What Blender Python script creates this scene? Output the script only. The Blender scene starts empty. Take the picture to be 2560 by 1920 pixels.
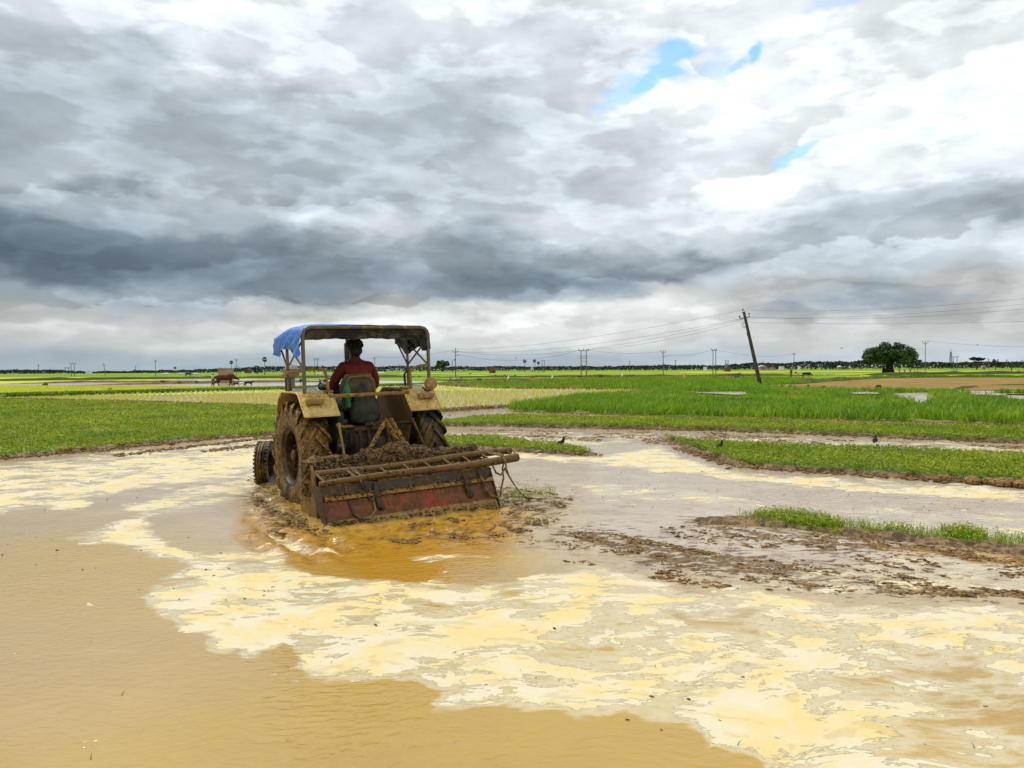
import bpy, math, random
import numpy as np
from mathutils import Vector, Matrix
from mathutils.geometry import tessellate_polygon
random.seed(7); RNG = np.random.default_rng(7)
S = bpy.context.scene
COL = S.collection
rad = math.radians

# ------------------------------------------------------------------ camera
CAM_H = 1.65; FPX = 1934.0; PITCH = rad(1.11); ROLL = rad(.36)
Fv = np.array([0, math.cos(PITCH), -math.sin(PITCH)]); U0 = np.array([0, math.sin(PITCH), math.cos(PITCH)]); R0 = np.array([1., 0, 0])
Rv = R0*math.cos(ROLL)-U0*math.sin(ROLL); Uv = U0*math.cos(ROLL)+R0*math.sin(ROLL); CP = np.array([0, 0, CAM_H])
cam = bpy.data.cameras.new('camera'); camo = bpy.data.objects.new('camera', cam); COL.objects.link(camo)
cam.sensor_width = 36; cam.lens = 36*FPX/2560; cam.clip_end = 9000; cam.clip_start = .05
camo.matrix_world = Matrix(((Rv[0], Uv[0], -Fv[0], CP[0]), (Rv[1], Uv[1], -Fv[1], CP[1]), (Rv[2], Uv[2], -Fv[2], CP[2]), (0, 0, 0, 1)))
S.camera = camo

# ------------------------------------------------------------------ node helper
class NT:
    def __init__(s, tree): s.t = tree; s.n = tree.nodes; s.l = tree.links
    def new(s, ty, **kw):
        n = s.n.new(ty)
        for k, v in kw.items(): setattr(n, k, v)
        return n
    def put(s, sock, v):
        if isinstance(v, bpy.types.NodeSocket): s.l.new(v, sock)
        elif v is not None:
            if hasattr(sock.default_value, '__len__') and hasattr(v, '__len__') and len(sock.default_value) == 4 and len(v) == 3: v = (*v, 1)
            sock.default_value = v
    def math(s, op, a, b=None, c=None, clamp=False):
        n = s.new('ShaderNodeMath', operation=op, use_clamp=clamp)
        for i, v in enumerate((a, b, c)):
            if v is not None: s.put(n.inputs[i], v)
        return n.outputs[0]
    def vmath(s, op, a, b=None, out=0):
        n = s.new('ShaderNodeVectorMath', operation=op); s.put(n.inputs[0], a)
        if b is not None:
            if op == 'SCALE': s.put(n.inputs[3], b)
            else: s.put(n.inputs[1], b)
        return n.outputs[out]
    def mix(s, fac, a, b, blend='MIX'):
        n = s.new('ShaderNodeMix', data_type='RGBA', blend_type=blend); s.put(n.inputs[0], fac); s.put(n.inputs[6], a); s.put(n.inputs[7], b)
        return n.outputs[2]
    def noise(s, vec, scale=1, detail=4, rough=.5, dist=0, out=0):
        n = s.new('ShaderNodeTexNoise'); s.put(n.inputs['Vector'], vec)
        n.inputs['Scale'].default_value = scale; n.inputs['Detail'].default_value = detail
        n.inputs['Roughness'].default_value = rough; n.inputs['Distortion'].default_value = dist
        return n.outputs[out]
    def ss(s, v, lo, hi, a=0, b=1):
        n = s.new('ShaderNodeMapRange', interpolation_type='SMOOTHSTEP')
        for i, q in enumerate((v, lo, hi, a, b)): s.put(n.inputs[i], q)
        return n.outputs[0]
    def ramp(s, fac, stops, interp='LINEAR'):
        n = s.new('ShaderNodeValToRGB'); r = n.color_ramp; r.interpolation = interp
        while len(r.elements) > 1: r.elements.remove(r.elements[-1])
        r.elements[0].position = stops[0][0]; r.elements[0].color = (*stops[0][1], 1)
        for p, c in stops[1:]:
            e = r.elements.new(p); e.color = (*c, 1)
        s.put(n.inputs[0], fac); return n.outputs[0]
    def scl(s, vec, v):
        n = s.new('ShaderNodeMapping'); s.put(n.inputs[0], vec); n.inputs['Scale'].default_value = v; return n.outputs[0]
def lin(c): c = c/255; return c/12.92 if c < .04045 else ((c+.055)/1.055)**2.4

# ------------------------------------------------------------------ sky: cloud deck over a physical sky
SUN_AZ = rad(-48); SUN_EL = rad(58)
W = bpy.data.worlds.new("World"); S.world = W; W.use_nodes = True
wt = NT(W.node_tree); wt.n.clear()
WSTR = .1
gen = wt.new('ShaderNodeTexCoord').outputs['Generated']
sx = wt.new('ShaderNodeSeparateXYZ'); wt.l.new(gen, sx.inputs[0]); X, Y, Z = sx.outputs
az = wt.math('ARCTAN2', X, Y); az = wt.math('MULTIPLY', az, 57.29578)
el = wt.math('MULTIPLY', wt.math('ARCSINE', wt.math('MINIMUM', wt.math('MAXIMUM', Z, -1), 1)), 57.29578)
zz = wt.math('ADD', wt.math('MAXIMUM', Z, 0), .22)
cx = wt.new('ShaderNodeCombineXYZ'); wt.put(cx.inputs[0], wt.math('DIVIDE', X, zz)); wt.put(cx.inputs[1], wt.math('DIVIDE', Y, zz)); cp = cx.outputs[0]
aec = wt.new('ShaderNodeCombineXYZ'); wt.put(aec.inputs[0], wt.math('MULTIPLY', az, .05)); wt.put(aec.inputs[1], wt.math('MULTIPLY', el, .1)); aev = aec.outputs[0]
w1 = wt.noise(cp, 1.6, 4, .5, .2, out=1)
w2 = wt.noise(aev, 2.4, 7, .52, .2, out=1)
sw = wt.new('ShaderNodeSeparateColor'); wt.l.new(w1, sw.inputs[0]); sw2 = wt.new('ShaderNodeSeparateColor'); wt.l.new(w2, sw2.inputs[0])
azw = wt.math('ADD', az, wt.math('ADD', wt.math('MULTIPLY', wt.math('SUBTRACT', sw.outputs[0], .5), 10), wt.math('MULTIPLY', wt.math('SUBTRACT', sw2.outputs[0], .5), 16)))
eamp = wt.math('MINIMUM', wt.math('ADD', .25, wt.math('MULTIPLY', wt.math('MAXIMUM', el, 0), .16)), 2.2)
elw = wt.math('ADD', el, wt.math('MULTIPLY', eamp, wt.math('ADD', wt.math('SUBTRACT', sw.outputs[1], .5), wt.math('MULTIPLY', wt.math('SUBTRACT', sw2.outputs[1], .5), 4.2))))
tt = wt.math('DIVIDE', wt.math('ADD', azw, 60), 120)
CX = [0, 200, 400, 600, 800, 1000, 1200, 1400, 1600, 1800, 2000, 2200, 2400, 2560]
ROWS = {0: [240,240,244,246,240,236,234,235,243,246,240,236,235,238], 100: [222,228,236,234,218,220,222,222,235,240,235,236,236,235],
 180: [200,205,202,208,210,198,205,212,225,238,238,236,236,240], 260: [175,182,170,180,185,175,185,205,228,240,240,236,240,243],
 340: [158,168,165,165,165,165,172,205,215,228,228,238,250,250], 400: [155,168,165,170,158,185,180,210,212,225,238,252,252,248],
 450: [165,172,168,175,165,172,185,205,210,228,248,250,250,245], 500: [175,178,178,175,162,168,185,200,210,230,245,232,225,230],
 550: [155,145,148,160,195,205,190,218,212,225,215,195,185,180], 600: [112,108,116,130,150,165,172,215,200,208,182,168,175,208],
 650: [98,100,106,118,140,150,145,155,178,150,188,180,205,225], 700: [105,110,110,110,130,135,122,118,135,195,195,190,195,210],
 740: [165,172,150,122,138,150,140,152,195,190,175,165,175,205], 780: [180,175,165,185,180,182,205,220,228,200,172,162,172,192],
 820: [185,188,190,195,212,218,222,224,222,205,190,200,185,190], 860: [178,182,190,195,200,195,205,215,205,195,185,195,200,190],
 895: [158,163,166,170,168,168,172,178,178,185,190,192,198,200], 920: [165,168,172,170,168,168,170,175,180,190,195,198,200,200]}
col = None; prev = None
for y in sorted(ROWS, reverse=True):
    st = []
    for x, b in zip(CX, ROWS[y]):
        b = min(250, b+6+.10*max(0, 185-b)+(12 if 100 < y < 560 and x < 1300 else 0))
        a = math.degrees(math.atan((x-1280)/FPX)); k = 9+30*(1-b/255)
        warm = 1.0 if y in (740, 780, 820, 860) and b > 180 else 0
        st.append(((a+60)/120, (lin(b-k*(.55 if not warm else .1)), lin(b+2), lin(b+k*.55*(1-warm)+1))))
    e = math.degrees(math.atan((922.5-y)/FPX))
    rc = wt.ramp(tt, st, 'EASE')
    if col is None: col = rc
    else: col = wt.mix(wt.ss(elw, prev, e), col, rc)
    prev = e
# zenith and the sky behind: even bright overcast
col = wt.mix(wt.ss(el, 27, 50), col, (.80, .84, .88))
# fine cloud modelling: wisps, soft lumps, and a few long cloud edges that stand out crisply
n1 = wt.noise(cp, 5.0, 8, .56, .1); n2 = wt.noise(wt.scl(aev, (1, 1.05, 1)), 4.6, 9, .53, .0); n3 = wt.noise(aev, 1.7, 5, .5, .2); n4 = wt.noise(wt.vmath('ADD', wt.scl(aev, (.95, 1.2, 1)), (7.3, 2.1, 0)), 3.4, 9, .52, .0)
det = wt.math('ADD', wt.math('MULTIPLY', wt.math('SUBTRACT', n1, .5), .30), wt.math('ADD', wt.math('MULTIPLY', wt.math('SUBTRACT', n2, .5), .52), wt.math('MULTIPLY', wt.math('SUBTRACT', n3, .5), .50)))
puff = wt.math('SUBTRACT', wt.math('MULTIPLY', wt.ss(n4, .47, .575), wt.ss(n4, .74, .54, .25, 1)), .33)
det = wt.math('ADD', det, wt.math('MULTIPLY', puff, .19))
def edge(pts, amp_lo, fall_lo, amp_hi, fall_hi, rough, x0, x1, soft_=.26):
    """crisp border that follows a line of the sky: lit below it, shaded above it (or the reverse)"""
    global det
    stp = sorted([((math.degrees(math.atan((x*1.1573-1280)/FPX))+60)/120, (math.degrees(math.atan((922.5-y*1.1573)/FPX)*math.cos(math.atan((x*1.1573-1280)/FPX)))/30,)*3) for x, y in pts])
    e_ = wt.math('MULTIPLY', wt.ramp(wt.math('DIVIDE', wt.math('ADD', az, 60), 120), stp, 'LINEAR'), 30)
    e_ = wt.math('ADD', e_, wt.math('MULTIPLY', wt.math('SUBTRACT', n2, .5), rough)); e_ = wt.math('ADD', e_, wt.math('MULTIPLY', wt.math('SUBTRACT', n4, .5), rough*.8))
    d = wt.math('SUBTRACT', e_, el)
    lo = wt.math('MULTIPLY', wt.ss(d, -soft_*.3, soft_), wt.math('EXPONENT', wt.math('MULTIPLY', wt.math('MAXIMUM', d, 0), -1/fall_lo)))
    hi = wt.math('MULTIPLY', wt.ss(d, soft_, -soft_*.3), wt.math('EXPONENT', wt.math('MULTIPLY', wt.math('MINIMUM', d, 0), 1/fall_hi)))
    a0, a1 = (math.degrees(math.atan((x*1.1573-1280)/FPX)) for x in (x0, x1))
    w_ = wt.math('MULTIPLY', wt.ss(az, a0-1.5, a0+3), wt.ss(az, a1+1.5, a1-3)); w_ = wt.math('MULTIPLY', w_, wt.ss(n3, .36, .55, .45, 1))
    det = wt.math('ADD', det, wt.math('MULTIPLY', w_, wt.math('ADD', wt.math('MULTIPLY', lo, amp_lo), wt.math('MULTIPLY', hi, amp_hi))))
edge([(-900,650),(0,648),(300,640),(560,638),(860,655),(1100,632),(1300,618),(1450,600),(1600,572),(1720,540),(1820,512),(1900,525),(2050,500),(2212,470),(3200,420)], .22, 1.4, -.07, 2.0, 3.8, -900, 3200)
edge([(1300,470),(1560,392),(1650,368),(1700,330),(1760,270),(1850,220),(1950,180),(2212,95),(3200,0)], .15, 3.0, -.06, 2.0, 4.0, 1450, 3200, .4)
edge([(-900,380),(0,385),(400,402),(600,425),(800,400)], .10, 2.0, -.10, 2.2, 3.5, -900, 760, .3)
edge([(560,470),(620,450),(850,430),(960,400),(1060,380)], .22, 1.6, -.06, 1.5, 3.0, 590, 900, .25)
edge([(1340,200),(1480,130),(1560,195),(1620,165),(1700,120)], .14, 1.8, 0, 1, 2.0, 1360, 1640, .10)
edge([(1150,470),(1250,440),(1330,470)], .16, 2.0, 0, 1, 3.0, 1160, 1330, .3)
edge([(-900,560),(0,560),(300,575),(700,560),(1000,590),(1300,560)], .07, 1.0, -.08, 1.4, 3.0, -900, 1150, .3)
edge([(600,625),(660,648),(760,650),(820,625)], -.28, 1.1, 0, 1, 1.5, 560, 840, .25)
edge([(-900,700),(0,695),(400,690),(1000,700),(1500,690),(2212,690),(3200,690)], .08, .8, -.08, .8, 2.2, -900, 3200, .3)
edge([(1650,610),(1850,600),(2000,620),(2212,600),(3200,600)], -.16, 1.0, .04, 1, 2.2, 1650, 3200, .25)
gain = wt.math('ADD', 1, wt.math('MULTIPLY', det, wt.ss(el, .3, 4, .45, 1.25)))
col = wt.vmath('SCALE', col, gain)
# blue gaps, reached by warped angles so their rims are ragged
hole = None
for (px, py, rx, ry, rot, a) in [(1650,176,2.5,.8,30,.85), (1888,116,.7,1.2,-15,.9), (1835,160,1.6,.6,35,.7), (1560,238,2.6,1.3,28,.5), (1965,372,1.4,.55,40,.7), (2080,5,2.2,.6,0,.3), (1790,170,2.2,1.4,40,.35)]:
    m = wt.new('ShaderNodeMapping', vector_type='TEXTURE')
    cc = wt.new('ShaderNodeCombineXYZ'); wt.put(cc.inputs[0], wt.math('ADD', wt.math('MULTIPLY', azw, .35), wt.math('MULTIPLY', az, .65))); wt.put(cc.inputs[1], wt.math('ADD', wt.math('MULTIPLY', elw, .35), wt.math('MULTIPLY', el, .65)))
    wt.l.new(cc.outputs[0], m.inputs[0])
    m.inputs['Location'].default_value = (math.degrees(math.atan((px-1280)/FPX)), math.degrees(math.atan((922.5-py)/FPX)*math.cos(math.atan((px-1280)/FPX))), 0)
    m.inputs['Rotation'].default_value = (0, 0, rad(rot)); m.inputs['Scale'].default_value = (rx, ry, 1)
    d = wt.vmath('LENGTH', m.outputs[0], out=1); d = wt.math('ADD', d, wt.math('ADD', wt.math('MULTIPLY', wt.math('SUBTRACT', n2, .5), 3.4), wt.math('MULTIPLY', wt.math('SUBTRACT', n1, .5), 2.4)))
    h = wt.ss(d, 1.1, .3, 0, a); hole = h if hole is None else wt.math('MAXIMUM', hole, h)
sky = wt.new('ShaderNodeTexSky', sky_type='NISHITA'); sky.sun_disc = False; sky.sun_elevation = SUN_EL; sky.sun_rotation = SUN_AZ; sky.altitude = 20
cloud = wt.vmath('SCALE', col, 1/WSTR)
skyc = wt.mix(1, sky.outputs[0], (1.45, 2.1, 2.5), 'MULTIPLY')
fin = wt.mix(hole, cloud, skyc)
bg = wt.new('ShaderNodeBackground'); wt.put(bg.inputs[0], fin); bg.inputs[1].default_value = WSTR
wo = wt.new('ShaderNodeOutputWorld'); wt.l.new(bg.outputs[0], wo.inputs[0])
W.cycles.sampling_method = 'MANUAL'; W.cycles.sample_map_resolution = 512

# ------------------------------------------------------------------ sun behind thin cloud, exposure
sl = bpy.data.lights.new('sun', 'SUN'); sl.energy = 2.2; sl.angle = rad(7); sl.color = (1, .95, .86)
so = bpy.data.objects.new('sun', sl); COL.objects.link(so)
sd = Vector((math.sin(SUN_AZ)*math.cos(SUN_EL), math.cos(SUN_AZ)*math.cos(SUN_EL), math.sin(SUN_EL)))
so.rotation_euler = sd.to_track_quat('Z', 'Y').to_euler()
S.view_settings.view_transform = 'Standard'; S.view_settings.look = 'None'; S.view_settings.gamma = 1; S.view_settings.exposure = 0.08
S.cycles.max_bounces = 6; S.cycles.diffuse_bounces = 2; S.cycles.glossy_bounces = 3; S.cycles.transmission_bounces = 3

# ------------------------------------------------------------------ pixel <-> world (places things at their real spot on the ground)
def hy(x): return 922.5-(x-1280)*math.tan(ROLL)
def rayd(x, y): return Fv+Rv*(x-1280)/FPX+Uv*(960-y)/FPX
def at(x, y, z=0.):
    d = rayd(x, y); return CP+d*((z-CAM_H)/d[2])
def proj(P):
    d = P-CP; z = d@Fv; return 1280+FPX*(d@Rv)/z, 960-FPX*(d@Uv)/z
def spot(x, ytop, ybase):            # ground point under pixel (x, ybase) and the height that reaches ytop there
    ybase = max(ybase, hy(x)+2.2); P = at(x, ybase)
    return P, CAM_H+(hy(x)-ytop)*P[1]/FPX
def xz(x, Yd): return (x-1280)/FPX*Yd

# ------------------------------------------------------------------ mesh helpers
def tag(o, label=None, cat=None, group=None, kind=None):
    if label: o['label'] = label
    if cat: o['category'] = cat
    if group: o['group'] = group
    if kind: o['kind'] = kind
    return o
def empty(name, loc=(0, 0, 0), rz=0, mat=None):
    o = bpy.data.objects.new(name, None); COL.objects.link(o); o.empty_display_size = .2
    if mat is not None: o.matrix_world = mat
    else: o.location = tuple(float(q) for q in loc); o.rotation_euler = (0, 0, rz)
    return o
def mesh_np(name, V, Fs, mat, parent=None, attrs=None, smooth=False):
    """V (n,3) array; Fs list of (m,k) int arrays"""
    me = bpy.data.meshes.new(name); V = np.asarray(V, dtype=np.float32); me.vertices.add(len(V)); me.vertices.foreach_set('co', V.ravel())
    if isinstance(Fs, np.ndarray): Fs = [Fs]
    Fs = [f for f in Fs if len(f)]
    nl = sum(f.size for f in Fs); nf = sum(len(f) for f in Fs)
    me.loops.add(nl); me.polygons.add(nf)
    me.loops.foreach_set('vertex_index', np.concatenate([f.ravel() for f in Fs]).astype(np.int32))
    cnt = np.concatenate([np.full(len(f), f.shape[1]) for f in Fs]); st = np.concatenate([[0], np.cumsum(cnt)[:-1]])
    me.polygons.foreach_set('loop_start', st.astype(np.int32))
    me.update(calc_edges=True); me.validate()
    if smooth: me.polygons.foreach_set('use_smooth', np.ones(len(me.polygons), dtype=bool))
    for k, a in (attrs or {}).items():
        at_ = me.attributes.new(k, 'FLOAT', 'POINT'); at_.data.foreach_set('value', np.asarray(a, dtype=np.float32))
    me.materials.append(mat)
    o = bpy.data.objects.new(name, me); COL.objects.link(o)
    if parent is not None: o.parent = parent
    return o
class MB:
    def __init__(s): s.v = []; s.f = []
    def add(s, vs, fs):
        b = len(s.v); s.v += [tuple(map(float, v)) for v in vs]; s.f += [tuple(b+i for i in f) for f in fs]; return s
    def box(s, c, d, rot=None, bev=0):
        c = Vector(c); hx, hy_, hz = d[0]/2, d[1]/2, d[2]/2; R = rot if rot is not None else Matrix.Identity(3)
        if bev:
            vs = []; fs = []
            b = bev; pts = []
            prof = [(hx-b, hy_), (hx, hy_-b), (hx, -hy_+b), (hx-b, -hy_), (-hx+b, -hy_), (-hx, -hy_+b), (-hx, hy_-b), (-hx+b, hy_)]
            for zq, k in ((-hz, b*.6), (-hz+b, 0), (hz-b, 0), (hz, b*.6)):
                for (px, py) in prof: vs.append(c+R@Vector((px*(1-k/hx), py*(1-k/hy_), zq)))
            for r in range(3):
                for i in range(8): fs.append((r*8+i, r*8+i+8, r*8+(i+1) % 8+8, r*8+(i+1) % 8))
            fs.append(tuple(range(8))); fs.append(tuple(reversed(range(24, 32))))
            return s.add(vs, [tuple(reversed(f)) if len(f) > 4 else f for f in fs])
        vs = [c+R@Vector((x*hx, y*hy_, z*hz)) for x in (-1, 1) for y in (-1, 1) for z in (-1, 1)]
        return s.add(vs, [(0, 1, 3, 2), (4, 6, 7, 5), (0, 4, 5, 1), (2, 3, 7, 6), (0, 2, 6, 4), (1, 5, 7, 3)])
    def tube(s, pts, r, n=10, jit=0, sub=0, cap=True):
        pts = [Vector(p) for p in pts]; rs = list(r) if hasattr(r, '__len__') else [r]*len(pts)
        if sub:
            q = []; qr = []
            for i in range(len(pts)-1):
                for k in range(sub): t = k/sub; q.append(pts[i].lerp(pts[i+1], t)); qr.append(rs[i]*(1-t)+rs[i+1]*t)
            q.append(pts[-1]); qr.append(rs[-1]); pts, rs = q, qr
        b = len(s.v); up = None
        for i, p in enumerate(pts):
            d = (pts[min(i+1, len(pts)-1)]-pts[max(i-1, 0)]).normalized()
            if up is None: up = Vector((0, 0, 1)) if abs(d.z) < .9 else Vector((1, 0, 0))
            a = d.cross(up).normalized(); up = a.cross(d).normalized()
            for k in range(n):
                t = 2*math.pi*k/n; rr = rs[i]*(1+jit*(random.random()-.5)*2)
                s.v.append(tuple(p+(a*math.cos(t)+up*math.sin(t))*rr))
        for i in range(len(pts)-1):
            for k in range(n): s.f.append((b+i*n+k, b+i*n+(k+1) % n, b+(i+1)*n+(k+1) % n, b+(i+1)*n+k))
        if cap:
            s.f.append(tuple(b+k for k in reversed(range(n)))); s.f.append(tuple(b+(len(pts)-1)*n+k for k in range(n)))
        return s
    def lathe(s, prof, n=32, axis='x', c=(0, 0, 0), closed=False):
        """prof: (axial, radius)"""
        b = len(s.v); c = Vector(c)
        for (a, r) in prof:
            for k in range(n):
                t = 2*math.pi*k/n; u, v = r*math.cos(t), r*math.sin(t)
                s.v.append(tuple(c+(Vector((a, u, v)) if axis == 'x' else Vector((u, a, v)) if axis == 'y' else Vector((u, v, a)))))
        m = len(prof)
        for i in range(m if closed else m-1):
            j = (i+1) % m
            for k in range(n): s.f.append((b+i*n+k, b+i*n+(k+1) % n, b+j*n+(k+1) % n, b+j*n+k))
        return s
    def ball(s, c, r, n=10, jit=0):
        rr = r if hasattr(r, '__len__') else (r, r, r); b = len(s.v); m = n//2+1
        for i in range(m+1):
            ph = math.pi*i/m
            for k in range(n):
                t = 2*math.pi*k/n; q = 1+jit*(random.random()-.5)*2
                s.v.append((c[0]+rr[0]*math.sin(ph)*math.cos(t)*q, c[1]+rr[1]*math.sin(ph)*math.sin(t)*q, c[2]+rr[2]*math.cos(ph)*q))
        for i in range(m):
            for k in range(n): s.f.append((b+i*n+k, b+(i+1)*n+k, b+(i+1)*n+(k+1) % n, b+i*n+(k+1) % n))
        return s
    def plate(s, poly, x0, x1, axis='x'):
        """polygon in the two other axes, extruded along axis"""
        n = len(poly); P = []
        for q in (x0, x1):
            for (a, b_) in poly: P.append((q, a, b_) if axis == 'x' else (a, q, b_) if axis == 'y' else (a, b_, q))
        return s.add(P, [tuple(range(n)), tuple(reversed(range(n, 2*n)))]+[(i, i+n, (i+1) % n+n, (i+1) % n) for i in range(n)])
    def build(s, name, mat, parent=None, smooth=True, angle=40, mods=None):
        me = bpy.data.meshes.new(name); me.from_pydata(s.v, [], s.f); me.materials.append(mat)
        me.validate()
        import bmesh
        bm = bmesh.new(); bm.from_mesh(me); bmesh.ops.remove_doubles(bm, verts=bm.verts, dist=1e-5); bmesh.ops.recalc_face_normals(bm, faces=bm.faces)
        if smooth:
            for f in bm.faces: f.smooth = True
            ca = math.cos(rad(angle))
            for e in bm.edges:
                if len(e.link_faces) == 2 and e.link_faces[0].normal.dot(e.link_faces[1].normal) < ca: e.smooth = False
        bm.to_mesh(me); bm.free()
        o = bpy.data.objects.new(name, me); COL.objects.link(o)
        if parent is not None: o.parent = parent
        return o
def copy_tree(o, parent=None):
    c = o.copy(); COL.objects.link(c)
    if parent is not None: c.parent = parent
    for ch in list(o.children): copy_tree(ch, c)
    return c
def fbm2(x, y, seed=0, octv=4, lac=2.0):
    """cheap value noise, vectorised, 0..1"""
    out = 0; amp = 1; tot = 0
    for o in range(octv):
        xi = np.floor(x).astype(np.int64); yi = np.floor(y).astype(np.int64); fx = x-xi; fy = y-yi; fx = fx*fx*(3-2*fx); fy = fy*fy*(3-2*fy)
        def h(a, b):
            q = (a*374761393+b*668265263+(seed+o*17)*1274126177) & 0xffffffff; q = ((q ^ (q >> 13))*1103515245) & 0xffffffff
            return ((q ^ (q >> 16)) & 0xffff)/65535.
        v = (h(xi, yi)*(1-fx)+h(xi+1, yi)*fx)*(1-fy)+(h(xi, yi+1)*(1-fx)+h(xi+1, yi+1)*fx)*fy
        out = out+v*amp; tot += amp; amp *= .5; x = x*lac+3.1; y = y*lac+7.7
    return out/tot
def sdpoly(px, py, poly):
    """signed distance, positive inside"""
    d = np.full(px.shape, 1e18); ins = np.zeros(px.shape, bool); n = len(poly)
    for i in range(n):
        ax, ay = poly[i]; bx, by = poly[(i+1) % n]; ex, ey = bx-ax, by-ay; L2 = ex*ex+ey*ey+1e-9
        t = np.clip(((px-ax)*ex+(py-ay)*ey)/L2, 0, 1); d = np.minimum(d, (px-ax-t*ex)**2+(py-ay-t*ey)**2)
        if ay != by:
            c = ((ay > py) != (by > py)) & (px < (bx-ax)*(py-ay)/(by-ay)+ax); ins ^= c
    return np.where(ins, 1, -1)*np.sqrt(d)

# ------------------------------------------------------------------ materials
def newmat(name):
    m = bpy.data.materials.new(name); m.use_nodes = True; t = NT(m.node_tree); t.n.clear()
    b = t.new('ShaderNodeBsdfPrincipled'); o = t.new('ShaderNodeOutputMaterial'); t.l.new(b.outputs[0], o.inputs[0])
    return m, t, b
def bump(t, b, h, strength=.3, dist=.01):
    n = t.new('ShaderNodeBump'); n.inputs['Strength'].default_value = strength; n.inputs['Distance'].default_value = dist; t.put(n.inputs['Height'], h); t.l.new(n.outputs[0], b.inputs['Normal'])
def m_plain(name, colr, rough=.6, var=.25, scale=6, metal=0, bmp=.2):
    m, t, b = newmat(name); oc = t.new('ShaderNodeTexCoord').outputs['Object']; n = t.noise(oc, scale, 6, .6)
    c = t.mix(t.ss(n, .3, .7), tuple(q*(1-var) for q in colr), tuple(min(1, q*(1+var)) for q in colr))
    t.put(b.inputs['Base Color'], c); b.inputs['Roughness'].default_value = rough; b.inputs['Metallic'].default_value = metal
    if bmp: bump(t, b, t.noise(oc, scale*6, 4), bmp, .004)
    return m
MUD = (.19, .098, .016); MUDL = (.50, .30, .066); MUDD = (.05, .025, .007)
def m_mud(name, under=None, cover=.5, rough=.45, scale=4, light=MUDL, dark=MUDD, mid=MUD, speck=.62, bstr=.6, bscale=45, bdist=.012, streak=False, speckscale=38):
    """mud splashed over whatever is under it"""
    m, t, b = newmat(name); oc = t.new('ShaderNodeTexCoord').outputs['Object']
    n = t.noise(oc, scale, 8, .62, .3); nf = t.noise(oc, speckscale, 4, .6); nm = t.noise(oc, 14, 5, .6)
    mudc = t.mix(t.ss(nm, .35, .65), mid, light)
    mudc = t.mix(t.ss(nf, speck, speck+.05), mudc, dark)
    c = mudc
    if under is not None:
        nn = t.math('ADD', t.math('MULTIPLY', t.noise(t.scl(oc, (34, 8, 1.4)), 1.5, 5, .65), .6), t.math('MULTIPLY', t.noise(t.scl(oc, (2.2, 1, 3)), 1.4, 3, .5), .4)) if streak else n
        c = t.mix(t.ss(nn, cover-.05, cover+.05), mudc, under)
    t.put(b.inputs['Base Color'], c)
    r = t.math('ADD', rough, t.math('MULTIPLY', t.math('SUBTRACT', nf, .5), .5)); t.put(b.inputs['Roughness'], r); b.inputs['Specular IOR Level'].default_value = .28
    bump(t, b, t.math('ADD', t.noise(oc, bscale, 6, .65), t.math('MULTIPLY', nm, .8)), bstr, bdist)
    return m
def m_leaf(name, dark, mid, light, rough=.5, trans=.25, nscale=.6):
    m, t, b = newmat(name); a = t.new('ShaderNodeAttribute', attribute_name='tint').outputs['Fac']
    geo = t.new('ShaderNodeNewGeometry').outputs['Position']; n = t.noise(geo, nscale, 4, .6)
    f = t.math('ADD', t.math('MULTIPLY', a, .62), t.math('MULTIPLY', n, .38))
    c = t.ramp(f, [(.15, dark), (.5, mid), (.85, light)]); t.put(b.inputs['Base Color'], c); b.inputs['Roughness'].default_value = rough
    tr = t.new('ShaderNodeBsdfTranslucent'); t.put(tr.inputs[0], c); mx = t.new('ShaderNodeMixShader'); mx.inputs[0].default_value = trans
    t.l.new(b.outputs[0], mx.inputs[1]); t.l.new(tr.outputs[0], mx.inputs[2])
    t.l.new(mx.outputs[0], [q for q in t.n if q.type == 'OUTPUT_MATERIAL'][0].inputs[0])
    return m
def m_field(name, cols, scale=.35, rough=.9, stretch=(1, 1, 1), fine=9, bstr=.5, spec=.2):
    m, t, b = newmat(name); geo = t.new('ShaderNodeNewGeometry').outputs['Position']; g = t.scl(geo, stretch)
    n = t.noise(g, scale, 7, .62, .4); n2 = t.noise(g, fine, 5, .65)
    f = t.math('ADD', t.math('MULTIPLY', n, .6), t.math('MULTIPLY', n2, .4))
    k = len(cols); c = t.ramp(f, [(.34+.32*i/(k-1), q) for i, q in enumerate(cols)]); t.put(b.inputs['Base Color'], c)
    b.inputs['Roughness'].default_value = rough; b.inputs['Specular IOR Level'].default_value = spec
    bump(t, b, n2, bstr, .05); return m

# ================================================================== GROUND
G_far = m_field('far_fields', [(.05,.11,.006), (.13,.22,.008), (.23,.32,.012), (.40,.44,.02)], .07, .95, (.06, 1.6, 1), 3, .3)
def sheet(name, x0, x1, y0, y1, z, mat, nx=2, ny=2):
    xs = np.linspace(x0, x1, nx); ys = np.linspace(y0, y1, ny); gx, gy = np.meshgrid(xs, ys); V = np.stack([gx, gy, np.full(gx.shape, z)], -1).reshape(-1, 3)
    i = np.arange(nx*ny).reshape(ny, nx); F = np.stack([i[:-1, :-1], i[:-1, 1:], i[1:, 1:], i[1:, :-1]], -1).reshape(-1, 4)
    return mesh_np(name, V, F, mat)
tag(sheet('ground', -5000, 5000, -60, 7000, -.08, G_far), kind='structure')

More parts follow.
